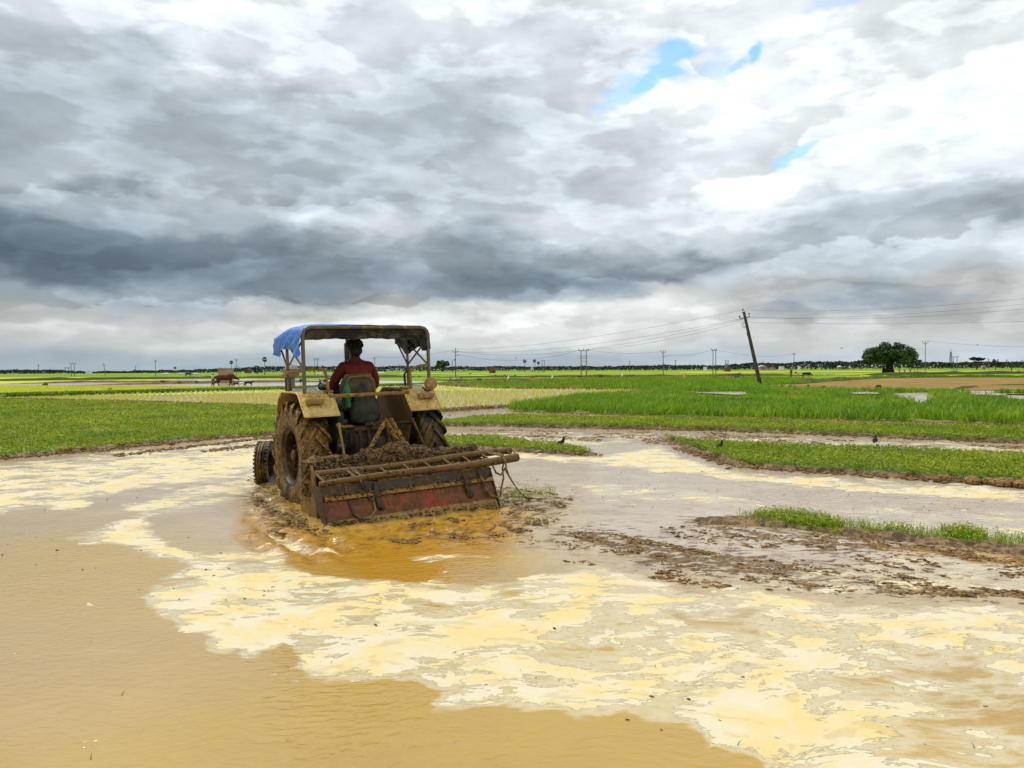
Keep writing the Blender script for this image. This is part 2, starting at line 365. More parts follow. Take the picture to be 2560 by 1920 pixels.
# ---- muddy water with foam
def m_water(name, far=False):
    m, t, b = newmat(name); P = t.new('ShaderNodeNewGeometry').outputs['Position']
    A = lambda k: t.new('ShaderNodeAttribute', attribute_name=k).outputs['Fac']
    big = t.noise(P, .35, 4, .6); med = t.noise(t.scl(P, (.7, 1.5, 1)), 1.3, 6, .6, .8)
    wc = t.mix(t.ss(big, .35, .65), (.39, .255, .068), (.46, .295, .055))
    if far:
        wc = t.mix(t.ss(med, .35, .65), (.42, .33, .20), (.50, .42, .27)); t.put(b.inputs['Base Color'], wc); b.inputs['Roughness'].default_value = .12; b.inputs['IOR'].default_value = 1.33
        bump(t, b, t.noise(t.scl(P, (1, 3, 1)), 2, 4), .08, .01); return m
    f = A('foam'); ch = A('churn'); tn = A('turb'); mr = A('mudrow')
    wc = t.mix(A('pale'), wc, t.mix(t.ss(med, .3, .7), (.43, .335, .235), (.50, .40, .28)))  # paler, pinker base colour imitates the sky's reflection at grazing view
    wc = t.mix(t.math('MULTIPLY', ch, t.ss(med, .2, .5, .75, 1)), wc, (.42, .21, .012))
    wc = t.mix(t.math('MULTIPLY', t.ss(t.noise(P, 9, 6, .65), .50, .62), t.math('MULTIPLY', tn, .75)), wc, (.16, .085, .022))
    wc = t.mix(t.math('MULTIPLY', t.ss(t.noise(P, 2.2, 7, .7), .52, .64), t.math('MULTIPLY', A('silt'), .8)), wc, (.22, .14, .06))
    rowv = t.new('ShaderNodeMapping'); t.put(rowv.inputs[0], P); rowv.inputs['Rotation'].default_value = (0, 0, rad(33)); rowv.inputs['Scale'].default_value = (1, 2.2, 1); rowv = rowv.outputs[0]
    nr1 = t.noise(rowv, 5.5, 8, .68, .3)
    smear = t.math('MULTIPLY', t.ss(t.math('SUBTRACT', nr1, t.math('MULTIPLY', mr, .34)), .345, .295), t.ss(mr, .02, .25)); dk = t.noise(P, 30, 6, .7)
    wc = t.mix(t.math('MULTIPLY', smear, .92), wc, t.mix(t.ss(dk, .42, .58), (.045,.020,.004), (.24,.125,.026)))
    # foam: warped multi-scale noise against the painted density; rounded rafts plus streaks
    wv = t.vmath('ADD', P, t.vmath('SCALE', t.vmath('SUBTRACT', t.noise(P, 1.1, 3, .5, out=1), (.5, .5, .5)), .55))
    nA = t.noise(t.scl(wv, (.75, 1.15, 1)), 1.5, 3, .5); nB = t.noise(t.scl(wv, (1.1, 2.6, 1)), 4.2, 6, .6, .4)
    vor = t.new('ShaderNodeTexVoronoi', feature='SMOOTH_F1'); t.put(vor.inputs['Vector'], t.scl(wv, (1, 1.5, 1))); vor.inputs['Scale'].default_value = 3.2; vor.inputs['Smoothness'].default_value = .5
    nn = t.math('ADD', t.math('ADD', t.math('MULTIPLY', nA, .55), t.math('MULTIPLY', nB, .40)), t.math('MULTIPLY', t.math('SUBTRACT', vor.outputs['Distance'], .35), .16))
    fine0 = t.noise(P, 9, 7, .7); nn = t.math('ADD', t.math('MULTIPLY', t.math('SUBTRACT', nn, .49), 3.1), t.math('ADD', .5, t.math('MULTIPLY', t.math('SUBTRACT', fine0, .5), .42))); fd_ = t.math('SUBTRACT', f, nn)
    lace = t.ss(t.math('ABSOLUTE', t.math('SUBTRACT', t.noise(t.scl(wv, (1, 2.2, 1)), 3.2, 7, .62, .6), .5)), .0, .05, .16, 0); raft = t.ss(t.noise(t.scl(wv, (1.0, 1.9, 1)), 2.1, 8, .62, .7), .38, .56, .27, 0); fm = t.math('MULTIPLY', t.ss(t.math('SUBTRACT', t.math('SUBTRACT', fd_, lace), raft), -.02, .05), t.ss(fine0, .25, .45, .82, 1))
    thin = t.math('MULTIPLY', t.ss(fd_, -.26, .02), t.ss(f, .2, .5))
    fine = t.noise(P, 14, 7, .7); fn2 = t.noise(wv, 2.4, 6, .6)
    fcol = t.mix(t.ss(fn2, .38, .62), (.70, .55, .24), (.67, .60, .42)); fcol = t.mix(t.math('MULTIPLY', ch, .35), fcol, (.84, .60, .20))
    fcol = t.mix(t.ss(t.noise(t.scl(wv, (1, 1.6, 1)), 3.3, 5, .6), .56, .62, 0, .40), fcol, (.50, .36, .13))
    fcol = t.mix(t.ss(fine, .58, .75, 0, .35), fcol, (.5, .36, .17))
    c = t.mix(t.math('MULTIPLY', thin, t.ss(fine0, .35, .6, .50, .80)), wc, (.61, .53, .34)); c = t.mix(fm, c, fcol)
    rim = t.math('MULTIPLY', fm, t.ss(t.math('SUBTRACT', fd_, raft), .12, .03)); c = t.mix(t.math('MULTIPLY', rim, .5), c, (.80, .75, .58))
    t.put(b.inputs['Base Color'], c); t.put(b.inputs['Roughness'], t.math('ADD', t.math('ADD', .07, t.math('MULTIPLY', smear, .4)), t.math('ADD', t.math('MULTIPLY', fm, .40), t.math('MULTIPLY', thin, .08)))); b.inputs['IOR'].default_value = 1.33
    # ripples: small wind ripples near, chop where the machine passed
    rp = t.noise(t.scl(t.vmath('ADD', P, t.vmath('SCALE', t.noise(P, .6, 2, out=1), .8)), (1.5, 3.0, 1)), 7.5, 3, .45, .3)
    h = t.math('ADD', t.math('MULTIPLY', rp, .0125), t.math('MULTIPLY', t.noise(P, 22, 5, .6), t.math('ADD', .0008, t.math('ADD', t.math('MULTIPLY', smear, .03), t.math('MULTIPLY', tn, .012)))))
    h = t.math('ADD', t.math('MULTIPLY', h, t.math('SUBTRACT', 1, t.math('MULTIPLY', fm, .5))), t.math('MULTIPLY', fm, t.math('ADD', .007, t.math('MULTIPLY', fine, .004))))
    n = t.new('ShaderNodeBump'); n.inputs['Strength'].default_value = .8; n.inputs['Distance'].default_value = 1; t.put(n.inputs['Height'], h); t.l.new(n.outputs[0], b.inputs['Normal'])
    return m
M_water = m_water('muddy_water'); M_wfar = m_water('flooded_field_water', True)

FOAM = [(.93, 22, [(174,1344),(301,1366),(430,1400),(480,1440),(336,1489),(417,1541),(521,1572),(544,1600),(637,1612),(642,1640),(758,1648),(810,1691),(897,1692),(1013,1683),(1082,1714),(1100,1740),(1280,1762),(1471,1775),(1598,1761),(1673,1772),(1740,1800),(1783,1882),(1893,1925),(1930,2050),(2900,2050),(2900,1560),(2560,1548),(2300,1525),(2000,1515),(1700,1500),(1560,1470),(1400,1455),(1250,1480),(1180,1470),(1000,1440),(780,1425),(700,1440),(620,1400),(480,1370),(370,1320),(380,1296),(573,1246),(640,1225),(560,1230),(365,1285)]),
    (.74, 22, [(640,1330),(720,1395),(900,1440),(1100,1470),(1300,1450),(1454,1405),(1600,1430),(1700,1475),(2000,1490),(2560,1515),(2900,1520),(2900,1600),(1500,1560),(700,1500),(450,1400)]),
    (.76, 16, [(-200,1170),(0,1160),(250,1135),(480,1112),(640,1092),(760,1085),(760,1140),(660,1170),(573,1205),(420,1215),(300,1226),(190,1272),(60,1280),(-200,1290)]),
    (.95, 9, [(640,1120),(700,1105),(720,1150),(560,1195),(380,1215),(250,1240),(160,1262),(40,1276),(200,1225),(420,1180)]),
    (.88, 12, [(-100,1185),(0,1170),(260,1142),(480,1118),(640,1100),(640,1108),(400,1140),(200,1166),(0,1195),(-100,1205)]),
    (.82, 10, [(640,1180),(640,1225),(480,1250),(365,1290),(300,1275),(420,1235),(560,1200)]),
    (.88, 7, [(1060,1150),(1270,1130),(1490,1143),(1640,1116),(1750,1155),(1860,1185),(2560,1222),(2800,1235),(2800,1275),(2300,1240),(1900,1205),(1600,1172),(1350,1150),(1100,1165)]),
    (.50, 8, [(1060,1085),(1300,1075),(2560,1110),(2800,1120),(2800,1170),(2100,1145),(1600,1105),(1400,1125),(1060,1100)]),
    (.62, 6, [(1050,1062),(1250,1032),(1400,1036),(2560,1066),(2800,1070),(2800,1084),(1900,1066),(1300,1042),(1080,1064)]),
    (.46, 12, [(1380,1200),(1560,1205),(1900,1235),(1900,1275),(1500,1245)]), (.44, 12, [(1950,1250),(2560,1280),(2800,1300),(2800,1360),(2200,1320)]),
    (.50, 12, [(1700,1490),(2100,1400),(2560,1400),(2800,1430),(2800,1480),(2200,1480)]), (.52, 14, [(600,1290),(800,1370),(1090,1395),(1300,1380),(1320,1392),(1090,1412),(760,1395),(600,1330)])]
UNFOAM = [(.16, 120, [(1250,1640),(1700,1660),(2600,1700),(2600,1900),(2200,1920),(1500,1740)]), (.18, 50, [(1250,1480),(2600,1540),(2600,1600),(1700,1600),(1250,1560)]), (.22, 60, [(1500,1560),(2600,1640),(2600,1790),(2100,1760),(1500,1640)]), (.20, 50, [(560,1480),(1000,1500),(1400,1560),(1380,1610),(900,1560),(560,1530)]), (.30, 40, [(2250,1800),(2700,1700),(2700,2000),(2250,2000)]), (.55, 14, [(395,1305),(560,1262),(650,1290),(700,1375),(600,1385),(480,1372),(400,1335)]), (.30, 10, [(680,1400),(900,1380),(1080,1430),(1060,1455),(800,1430)]), (.34, 10, [(1640,1520),(1900,1560),(1930,1600),(1700,1560)])]
C_OR = [(600,1262),(660,1300),(830,1335),(1240,1268),(1310,1300),(1262,1385),(1110,1435),(1090,1500),(1000,1530),(880,1420),(700,1412),(600,1330)]
C_OR2 = [(2180,1368),(2360,1378),(2560,1398),(2560,1412),(2300,1395)]
T_1 = [(600,1180),(700,1220),(760,1290),(830,1325),(1240,1262),(1420,1240),(1430,1290),(1290,1345),(1000,1372),(760,1405),(650,1400),(610,1330),(620,1240)]
T_R = [(1040,1040),(2900,1060),(2900,1530),(2300,1500),(1800,1460),(1400,1400),(1330,1330),(1420,1270),(1240,1230),(1060,1190)]; T_L = [(-300,1120),(700,1060),(760,1150),(600,1240),(640,1300),(680,1385),(400,1330),(200,1300),(-300,1350)]
D_1 = [(1360,1328),(1480,1316),(1640,1345),(1920,1392),(2120,1434),(2320,1458),(2600,1476),(2600,1506),(2150,1482),(1900,1464),(1700,1434),(1560,1398),(1420,1364)]; D_2 = [(1700,1300),(1850,1300),(2150,1345),(2600,1392),(2600,1422),(2200,1398),(1900,1366),(1740,1322)]; D_3 = [(1150,1074),(1700,1080),(2700,1122),(2700,1150),(2100,1138),(1650,1112),(1350,1098),(1150,1088)]
D_4 = [(1225,1215),(1330,1215),(1450,1240),(1420,1285),(1270,1345),(1000,1365),(960,1350),(1240,1290)]; D_5 = [(560,1200),(690,1215),(790,1310),(840,1335),(700,1350),(620,1280)]; D_6 = [(-100,1172),(300,1140),(700,1095),(760,1100),(500,1132),(300,1156),(-100,1190)]
T_2 = [(1250,1330),(1500,1310),(1750,1290),(2100,1350),(2560,1395),(2560,1500),(2100,1480),(1750,1470),(1400,1400)]
nr, na = 660, 1080
rr = 1.3*np.power(60/1.3, np.linspace(0, 1, nr)); aa = np.radians(np.concatenate([np.linspace(-100, -44, 90, endpoint=False), np.linspace(-44, 44, 900), np.linspace(44, 100, 91)[1:]])); gr, ga = np.meshgrid(rr, aa, indexing='ij')
WX = gr*np.sin(ga); WY = gr*np.cos(ga)
P = np.stack([WX, WY, np.zeros_like(WX)], -1).reshape(-1, 3); PX, PY = (P-CP)@Rv, (P-CP)@Uv; ZD = (P-CP)@Fv; PX = 1280+FPX*PX/ZD; PY = 960-FPX*PY/ZD
wx, wy = P[:, 0], P[:, 1]
jx = (fbm2(wx*2.2, wy*2.2, 3)-.5)*60*np.clip(8/ZD, 0, 2.2); jy = (fbm2(wx*2.2, wy*2.2, 9)-.5)*46*np.clip(8/ZD, 0, 2.2)**2*.6
def soft(poly, fe, x=None, y=None): return np.clip(.5+sdpoly(PX+jx, PY+jy, poly)/fe*.5, 0, 1)
foam = np.zeros(len(P))
for d, fe, poly in FOAM:
    near = np.clip((PY-1500)/300, 0, 1); s_ = soft(poly, fe*(1+near*.3)); foam = np.maximum(foam, d*s_)
for d, fe, poly in UNFOAM: foam -= d*soft(poly, fe)
foam = np.clip(foam, 0, 1)
churn = np.maximum(soft(C_OR, 30), soft(C_OR2, 8)); turb = np.maximum(soft(T_1, 22), .30*soft(T_2, 40)); silt = np.clip(soft(T_2, 60)+.35*soft([(1060,1060),(2800,1080),(2800,1400),(1300,1330),(1060,1200)], 60), 0, 1)
mudrow = np.max([.62*soft(D_1, 30), .55*soft(D_2, 22), .50*soft(D_3, 12), .50*soft(D_4, 40), .46*soft(D_5, 34), .42*soft(D_6, 10), .24*soft(T_2, 50)], 0); pale = np.clip(soft(T_R, 90)+soft(T_L, 70)*.75+.35*soft([(-600,1300),(600,1420),(620,1640),(300,1900),(-600,2000)], 300), 0, 1)*(1-.8*churn)  # pale: grazing sky reflection painted as colour; near-left zone is simply greyer water
z = np.clip(mudrow-.25, 0, 1)*(np.clip(fbm2((wx*.84-wy*.54)*4, (wx*.54+wy*.84)*11, 44, 5)-.42, 0, 1))*.16+(fbm2(wx*7, wy*7, 21, 5)-.5)*.065*turb*np.clip(ZD/6, 0, 1.1)+(fbm2(wx*2, wy*2, 5, 3)-.5)*.012
# wake ridges that run off the left wheel and the plate
wr = np.sin((wx*.9+wy*.55)*16+fbm2(wx*2, wy*2, 4)*6)*.018*turb; z = z+wr
P[:, 2] = z
ii = np.arange(nr*na).reshape(nr, na); Fq = np.stack([ii[:-1, :-1], ii[:-1, 1:], ii[1:, 1:], ii[1:, :-1]], -1).reshape(-1, 4)[:, ::-1]
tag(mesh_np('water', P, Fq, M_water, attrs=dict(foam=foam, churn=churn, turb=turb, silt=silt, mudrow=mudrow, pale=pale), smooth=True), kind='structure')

# ---- flat far patches
def densify(poly, step=6, amp=.25, seed=0, yamp=None):
    out = []; n = len(poly)
    for i in range(n):
        a, b = poly[i], poly[(i+1) % n]; L = math.hypot(b[0]-a[0], b[1]-a[1]); k = max(1, int(L/step))
        for j in range(k):
            t = j/k; out.append((a[0]*(1-t)+b[0]*t, a[1]*(1-t)+b[1]*t+(random.random()-.5)*amp*2))
    return out
def patch(name, poly, z, mat, step=10, amp=.3):
    pts = [at(x, y) for x, y in densify(poly, step, amp)]; pts = [Vector((p[0], p[1], z)) for p in pts]
    tris = tessellate_polygon([pts]); V = np.array([tuple(p) for p in pts]); F = np.array(tris)
    a = V[F[:, 0]]; b_ = V[F[:, 1]]; c = V[F[:, 2]]; nz = (b_[:, 0]-a[:, 0])*(c[:, 1]-a[:, 1])-(b_[:, 1]-a[:, 1])*(c[:, 0]-a[:, 0]); F[nz < 0] = F[nz < 0][:, ::-1]
    return tag(mesh_np(name, V, F, mat), kind='structure')
M_rice = m_field('young_rice_field', [(.22,.34,.01), (.40,.46,.015), (.56,.56,.04), (.64,.60,.14)], .5, .9, (.6, 1, 1), 6)
M_paddyw = m_field('paddy_water', [(.50,.44,.16), (.66,.60,.30), (.76,.70,.42)], .5, .35, (.6, 1, 1), 5, .1, .5)
M_brown = m_field('ploughed_earth', [(.10,.055,.012), (.22,.13,.03), (.30,.19,.05), (.24,.20,.04)], .35, .95, (.7, 1, 1), 4)
M_mid = m_field('meadow', [(.05,.10,.005), (.10,.19,.006), (.16,.27,.008), (.24,.32,.015)], .2, .95, (.4, 1, 1), 3)
POLY_WFAR = [(-60,960),(-60,965),(0,964.5),(480,968),(730,970),(1000,968),(1110,964),(1200,961),(1190,955),(1000,951.5),(730,948),(500,947),(250,953),(0,959.5)]
POLY_RICE = [(-80,966),(-80,988),(0,985),(250,981),(500,975),(720,970),(480,968.5),(0,966)]
POLY_PAD = [(-90,1003),(0,996),(250,987),(500,979),(720,974),(1090,963),(1215,970),(1290,972),(1500,973.5),(1658,974),(1560,985),(1440,993),(1280,1014),(1200,1020),(1090,1027),(900,1026),(720,1018),(300,1006)]
POLY_LEFT = [(-200,1010),(0,1003),(300,1008),(720,1021),(900,1032),(960,1060),(760,1082),(720,1084),(488,1101),(228,1128),(0,1147),(-250,1165)]
POLY_TALL = [(1275,1019),(1440,995),(1560,988),(1660,977),(1700,975),(1900,974),(2130,978),(2560,985),(2800,986),(2800,1072),(2560,1062),(2100,1050),(1700,1042),(1290,1028)]
POLY_BR = [(1905,964),(2060,952),(2220,944),(2560,944),(2800,944),(2800,972),(2560,972),(2360,976),(2120,968)]
POLY_MID = [(1215,970),(1100,962),(1200,955),(1440,947),(1700,942),(1990,946),(2060,952),(1905,964),(1700,972),(1500,973),(1290,971)]
POOLS = [[(1690,980),(1760,984),(1860,983),(1905,989),(1840,991),(1740,986)], [(2215,988),(2335,985),(2338,1003),(2300,1014),(2280,1006),(2215,998)], [(2380,1014),(2410,1016),(2404,1030),(2384,1030)], [(2515,990),(2620,989),(2620,1006),(2522,1003)],
         [(2340,986),(2500,988),(2700,990),(2700,995),(2480,993)], [(2100,984),(2200,984),(2240,990),(2130,989)]]
patch('flooded_field', POLY_WFAR, -.058, M_wfar, 12, .2)
patch('rice_field', POLY_RICE, -.050, M_rice)
patch('yellow_field', [(-80,953),(-80,959),(0,958.5),(300,951),(700,946.5),(700,945.5),(300,948.5),(0,952.5)], -.062, M_rice)
patch('paddy', POLY_PAD, -.040, M_paddyw)
patch('meadow', POLY_MID, -.066, M_mid)
patch('ploughed_field', POLY_BR, -.060, M_brown)
patch('ploughed_field', [(2440,972),(2470,962),(2700,962),(2700,971)], -.056, M_brown)
# thin stripes of brighter and darker plots in the distance
for k, (x0, x1, y0, y1, mt) in enumerate([(0,1100,938.5,940,M_mid), (200,1400,942,943.2,M_mid), (1150,2100,938,939.3,M_rice), (1300,2100,941,942.3,M_mid), (1100,1700,946,947.6,M_rice), (1700,2560,929,930.6,M_rice), (1900,2560,934.5,936,M_rice),
      (2150,2700,938,940.5,M_rice), (1000,1900,933,934,M_rice), (1500,2560,924.5,925.2,M_mid), (0,600,943.5,946.5,M_rice), (1450,1900,950,953,M_rice)]):
    f0 = math.tan(ROLL)*(x1-x0)
    patch('field_strip', [(x0, y0), (x1, y0-f0*.5), (x1, y1-f0*.5), (x0, y1)], -.072, mt, 30, .1)

# ---- raised strips with crumbling muddy rims
M_strip, t, b = newmat('weedy_strip_soil')
g = t.new('ShaderNodeNewGeometry').outputs['Position']; e = t.new('ShaderNodeAttribute', attribute_name='edge').outputs['Fac']
nn = t.noise(g, 5, 6, .65); mc = t.mix(t.ss(t.noise(g, 11, 6, .7), .4, .6), (.06,.032,.01), (.27,.16,.055)); gc = t.mix(t.ss(nn, .4, .62), (.06,.10,.006), (.17,.25,.012))
t.put(b.inputs['Base Color'], t.mix(t.ss(t.math('ADD', e, t.math('MULTIPLY', t.math('SUBTRACT', nn, .5), .5)), .35, .6), mc, gc)); b.inputs['Roughness'].default_value = .7; bump(t, b, t.noise(g, 18, 6, .65), .8, .03)
def wpoly(poly): return [tuple(at(x, y)[:2]) for x, y in poly]
def strip(name, poly, zh, res, rimw=.22, rough=.25, seed=0, lump=.05, ymax=60):
    w = wpoly(poly); xs = [p[0] for p in w]; ys = [p[1] for p in w]; m_ = rimw*1.5
    nx = int((max(xs)-min(xs)+2*m_)/res)+2; ny = int((max(ys)-min(ys)+2*m_)/res)+2
    gx, gy = np.meshgrid(np.linspace(min(xs)-m_, max(xs)+m_, nx), np.linspace(min(ys)-m_, max(ys)+m_, ny)); x, y = gx.ravel(), gy.ravel()
    sd = sdpoly(x, y, w)+(fbm2(x*1.7, y*1.7, seed+1, 4)-.5)*rough*2
    s = np.clip((sd+rimw*.5)/rimw, 0, 1); s = s*s*(3-2*s); n = fbm2(x*6, y*6, seed+2, 4)
    zz = -.05+(zh+.05)*s+(n-.5)*lump*2*np.clip((sd+rimw)/rimw, 0, 1)+.035*np.exp(-((sd-rimw*.3)/(rimw*.5))**2)*fbm2(x*3, y*3, seed+5)
    keep = sd > -rimw*1.2
    i = np.arange(nx*ny).reshape(ny, nx); F = np.stack([i[:-1, :-1], i[:-1, 1:], i[1:, 1:], i[1:, :-1]], -1).reshape(-1, 4); F = F[keep[F].all(1)]
    used = np.unique(F); re = np.full(nx*ny, -1); re[used] = np.arange(len(used)); V = np.stack([x, y, zz], -1)[used]
    return tag(mesh_np(name, V, re[F], M_strip, attrs=dict(edge=np.clip((sd[used]-rimw*.3)/(rimw*1.6), 0, 1)), smooth=True), kind='structure'), w
SA = [(1060,1066),(1110,1060),(1200,1048),(1300,1043),(1500,1050),(1840,1055),(2130,1066),(2560,1076),(2800,1082),(2800,1118),(2560,1108),(2130,1090),(1840,1078),(1500,1070),(1300,1067),(1200,1066)]
SB1 = [(1040,1096),(1110,1098),(1250,1101),(1330,1112),(1400,1118),(1488,1139),(1400,1134),(1270,1127),(1110,1118),(1040,1116)]
SB2 = [(1660,1103),(1750,1114),(2000,1125),(2560,1150),(2800,1162),(2800,1236),(2560,1214),(2000,1178),(1850,1168),(1800,1150),(1710,1122)]
SC = [(1740,1303),(1850,1294),(1950,1302),(2150,1325),(2300,1343),(2560,1374),(2800,1402),(2800,1416),(2560,1391),(2350,1364),(2150,1342),(1900,1315),(1780,1311)]
strip('left_field', POLY_LEFT, .05, .16, .22, .3, 10, .03)
strip('weedy_bank', SA, .05, .10, .16, .2, 20)
strip('weedy_bank', SB1, .035, .06, .14, .12, 30)
strip('weedy_bank', SB2, .06, .06, .14, .14, 40)
strip('mud_ridge', SC, .025, .016, .22, .08, 50, .04)
strip('tall_grass_plot', POLY_TALL, .03, .22, .35, .3, 60)

# ---- ridges of earth between the fields
M_bund = m_field('earth_bund', [(.05,.028,.01), (.12,.07,.022), (.22,.14,.05), (.07,.11,.01)], .8, .95, (1, 1, 1), 5, .8)
M_bundg = m_field('grassy_bund', [(.03,.06,.006), (.05,.11,.006), (.10,.08,.02), (.09,.17,.01)], .8, .95, (1, 1, 1), 5, .8)
def ridge(poly, w, h, mat, step=.5, seed=0):
    pts = [Vector(tuple(at(x, y)[:2])+(-.08,)) for x, y in poly]; P_ = []
    for a, b in zip(pts, pts[1:]):
        k = max(1, int((b-a).length/step)); P_ += [a.lerp(b, j/k) for j in range(k)]
    P_.append(pts[-1]); n = len(P_); V = []; prof = [(-1, 0), (-.6, .6), (-.25, .95), (.25, 1), (.6, .55), (1, 0)]
    for i, p in enumerate(P_):
        d = (P_[min(i+1, n-1)]-P_[max(i-1, 0)]).normalized(); s = Vector((d.y, -d.x, 0))
        q = fbm2(np.array([i*step*.7]), np.array([seed*3.3]), seed)[0]; tp_q = max(.05, min(1, i/5, (n-1-i)/5)); hh = h*(.55+q*.9)*tp_q; ww = w*(.7+.6*q)*tp_q**.5
        for (u, v) in prof: V.append(p+s*(u*ww/2+(random.random()-.5)*w*.12)+Vector((0, 0, v*hh*(.85+.3*random.random()))))
    m_ = len(prof); i = np.arange(n*m_).reshape(n, m_); F = np.stack([i[:-1, :-1], i[:-1, 1:], i[1:, 1:], i[1:, :-1]], -1).reshape(-1, 4)
    return tag(mesh_np('earth_bund', np.array([tuple(v) for v in V]), F, mat), kind='structure')
B1 = [(-120,992),(0,990),(250,984),(500,977),(720,971.5),(900,966),(1090,961.5)]
B2 = [(1090,962),(1180,967.5),(1290,970.5),(1500,972),(1680,972)]
B3 = [(1060,958),(1215,958.5),(1330,956.5),(1440,954.5),(1600,951),(1760,947.5),(1905,946)]
B4 = [(1975,960),(2060,952.5),(2220,943.5),(2400,942.5),(2700,943)]
B5 = [(-120,1000),(0,1000),(300,1006),(720,1019.5),(900,1028),(1090,1029),(1200,1022),(1290,1016)]
ridge(B1, 1.2, .26, M_bundg, 1, 1); ridge(B2, .9, .25, M_bund, 1, 2); ridge(B3, 1.4, .42, M_bund, 1.2, 3); ridge(B4, 1.2, .40, M_bundg, 1.2, 4); ridge(B5, .55, .18, M_bund, .5, 5)
ridge([(-100,952.5),(0,951.5),(260,948.5),(500,945.5),(760,944),(1100,942)], 1.6, .5, M_bundg, 2, 6)
ridge([(0,959.5),(220,954.5),(500,955.5),(900,953)], 1.0, .28, M_bund, 2, 7); ridge([(120,964.5),(300,960.5),(500,957.5),(730,953)], .7, .2, M_bund, 2, 8)
ridge([(1060,951),(1300,950),(1450,948),(1700,944.5)], 1.0, .3, M_bundg, 2, 9); ridge([(1060,943.5),(1500,942),(1900,938.5),(2100,938)], 1.2, .4, M_bundg, 3, 10)
ridge([(2100,938),(2560,933.5),(2700,933)], 1.6, .6, M_bundg, 3, 11); ridge([(1850,941),(1990,946),(2060,951)], 1.0, .3, M_bund, 2, 12); ridge([(2430,962),(2560,961),(2700,961)], .8, .3, M_bundg, 1.5, 13)
ridge([(0,965.2),(500,967.8),(730,969.5)], .5, .16, M_bundg, 1, 14); ridge([(2450,963),(2400,970),(2370,976)], .6, .2, M_bundg, 1, 15)

# ================================================================== VEGETATION (uncountable cover)
def sample(poly, dens, falloff=0, zref=10, holes=(), seed=0, maxn=90000):
    """world-uniform points inside a ground polygon; density thins with distance"""
    w = wpoly(poly); xs = [p[0] for p in w]; ys = [p[1] for p in w]; A = (max(xs)-min(xs))*(max(ys)-min(ys))
    r = np.random.default_rng(seed); n = int(A*dens); x = r.uniform(min(xs), max(xs), n); y = r.uniform(min(ys), max(ys), n)
    k = sdpoly(x, y, w)+(fbm2(x*1.7, y*1.7, seed)-.5)*.3 > 0
    px = 1280+FPX*x/y; k &= (px > -260) & (px < 2820)
    for h in holes: k &= sdpoly(x, y, wpoly(h))+(fbm2(x, y, 5)-.5)*1.5 < 0
    if falloff: k &= r.random(n) < np.minimum(1, (zref/np.maximum(y, 1))**falloff)
    return np.stack([x[k], y[k]], -1)[:maxn]
def blades(name, pts, z, h, w, nb, mat, spread=.06, lean=.35, label=None, cat=None, tri=False, seed=0, hvar=.4, yscale=0):
    r = np.random.default_rng(seed); n = len(pts)*nb; b = np.repeat(pts, nb, 0)+r.normal(0, spread, (n, 2)); a = r.uniform(0, 2*np.pi, n)
    sc = 1+yscale*b[:, 1]; H = h*(1-hvar+2*hvar*r.random(n)); L = H*lean*r.uniform(.2, 1.6, n); ca, sa = np.cos(a), np.sin(a); a2 = r.uniform(0, np.pi, n); wx_, wy_ = np.cos(a2)*w*sc/2, np.sin(a2)*w*sc/2
    zb = np.full(n, z) if np.isscalar(z) else np.repeat(z, nb)
    tint = np.repeat(fbm2(pts[:, 0]*.5, pts[:, 1]*.5, 3), nb)*.5+r.random(n)*.5
    v = [np.stack([b[:, 0]-wx_, b[:, 1]-wy_, zb], -1), np.stack([b[:, 0]+wx_, b[:, 1]+wy_, zb], -1)]
    if tri:
        v.append(np.stack([b[:, 0]+ca*L, b[:, 1]+sa*L, zb+H], -1)); V = np.stack(v, 1).reshape(-1, 3); F = [np.arange(n*3).reshape(n, 3)]; T = np.repeat(tint, 3)
    else:
        mx, my, mz = b[:, 0]+ca*L*.35, b[:, 1]+sa*L*.35, zb+H*.62
        v += [np.stack([mx+wx_*.8, my+wy_*.8, mz], -1), np.stack([mx-wx_*.8, my-wy_*.8, mz], -1), np.stack([b[:, 0]+ca*L, b[:, 1]+sa*L, zb+H*.97], -1)]
        V = np.stack(v, 1).reshape(-1, 3); i = np.arange(n)[:, None]*5; F = [i+np.array([0, 1, 2, 3]), i+np.array([3, 2, 4])]; T = np.repeat(tint, 5)
    return tag(mesh_np(name, V, F, mat, attrs=dict(tint=T)), label, cat, kind='stuff')
def weeds(name, pts, z, s, nl, mat, label, cat, seed=0, h=.06, grow=.0, tintp=None):
    """low broad-leaved plants: diamond leaves fanned round each point"""
    r = np.random.default_rng(seed); n = len(pts)*nl; b = np.repeat(pts, nl, 0); sc = s*(1+grow*b[:, 1])*r.uniform(.6, 1.35, n); a = r.uniform(0, 2*np.pi, n); el_ = r.uniform(-.1, .95, n)
    d = np.stack([np.cos(a)*np.cos(el_), np.sin(a)*np.cos(el_), np.sin(el_)], -1); sd_ = np.stack([-np.sin(a), np.cos(a), r.uniform(-.5, .5, n)], -1)
    base = np.stack([b[:, 0], b[:, 1], np.full(n, z)+h*r.random(n)], -1)+d*sc[:, None]*.35
    base[:, :2] += r.normal(0, s*.5, (n, 2))
    V = np.stack([base, base+d*sc[:, None]*.5+sd_*sc[:, None]*.30, base+d*sc[:, None]*1.05-np.array([0, 0, .12])*sc[:, None], base+d*sc[:, None]*.5-sd_*sc[:, None]*.30], 1).reshape(-1, 3)
    tint = np.repeat(fbm2(pts[:, 0]*.6, pts[:, 1]*.6, 8), nl)*.45+r.random(n)*.55
    return tag(mesh_np(name, V, np.arange(n*4).reshape(n, 4), mat, attrs=dict(tint=np.repeat(tint, 4))), label, cat, kind='stuff')
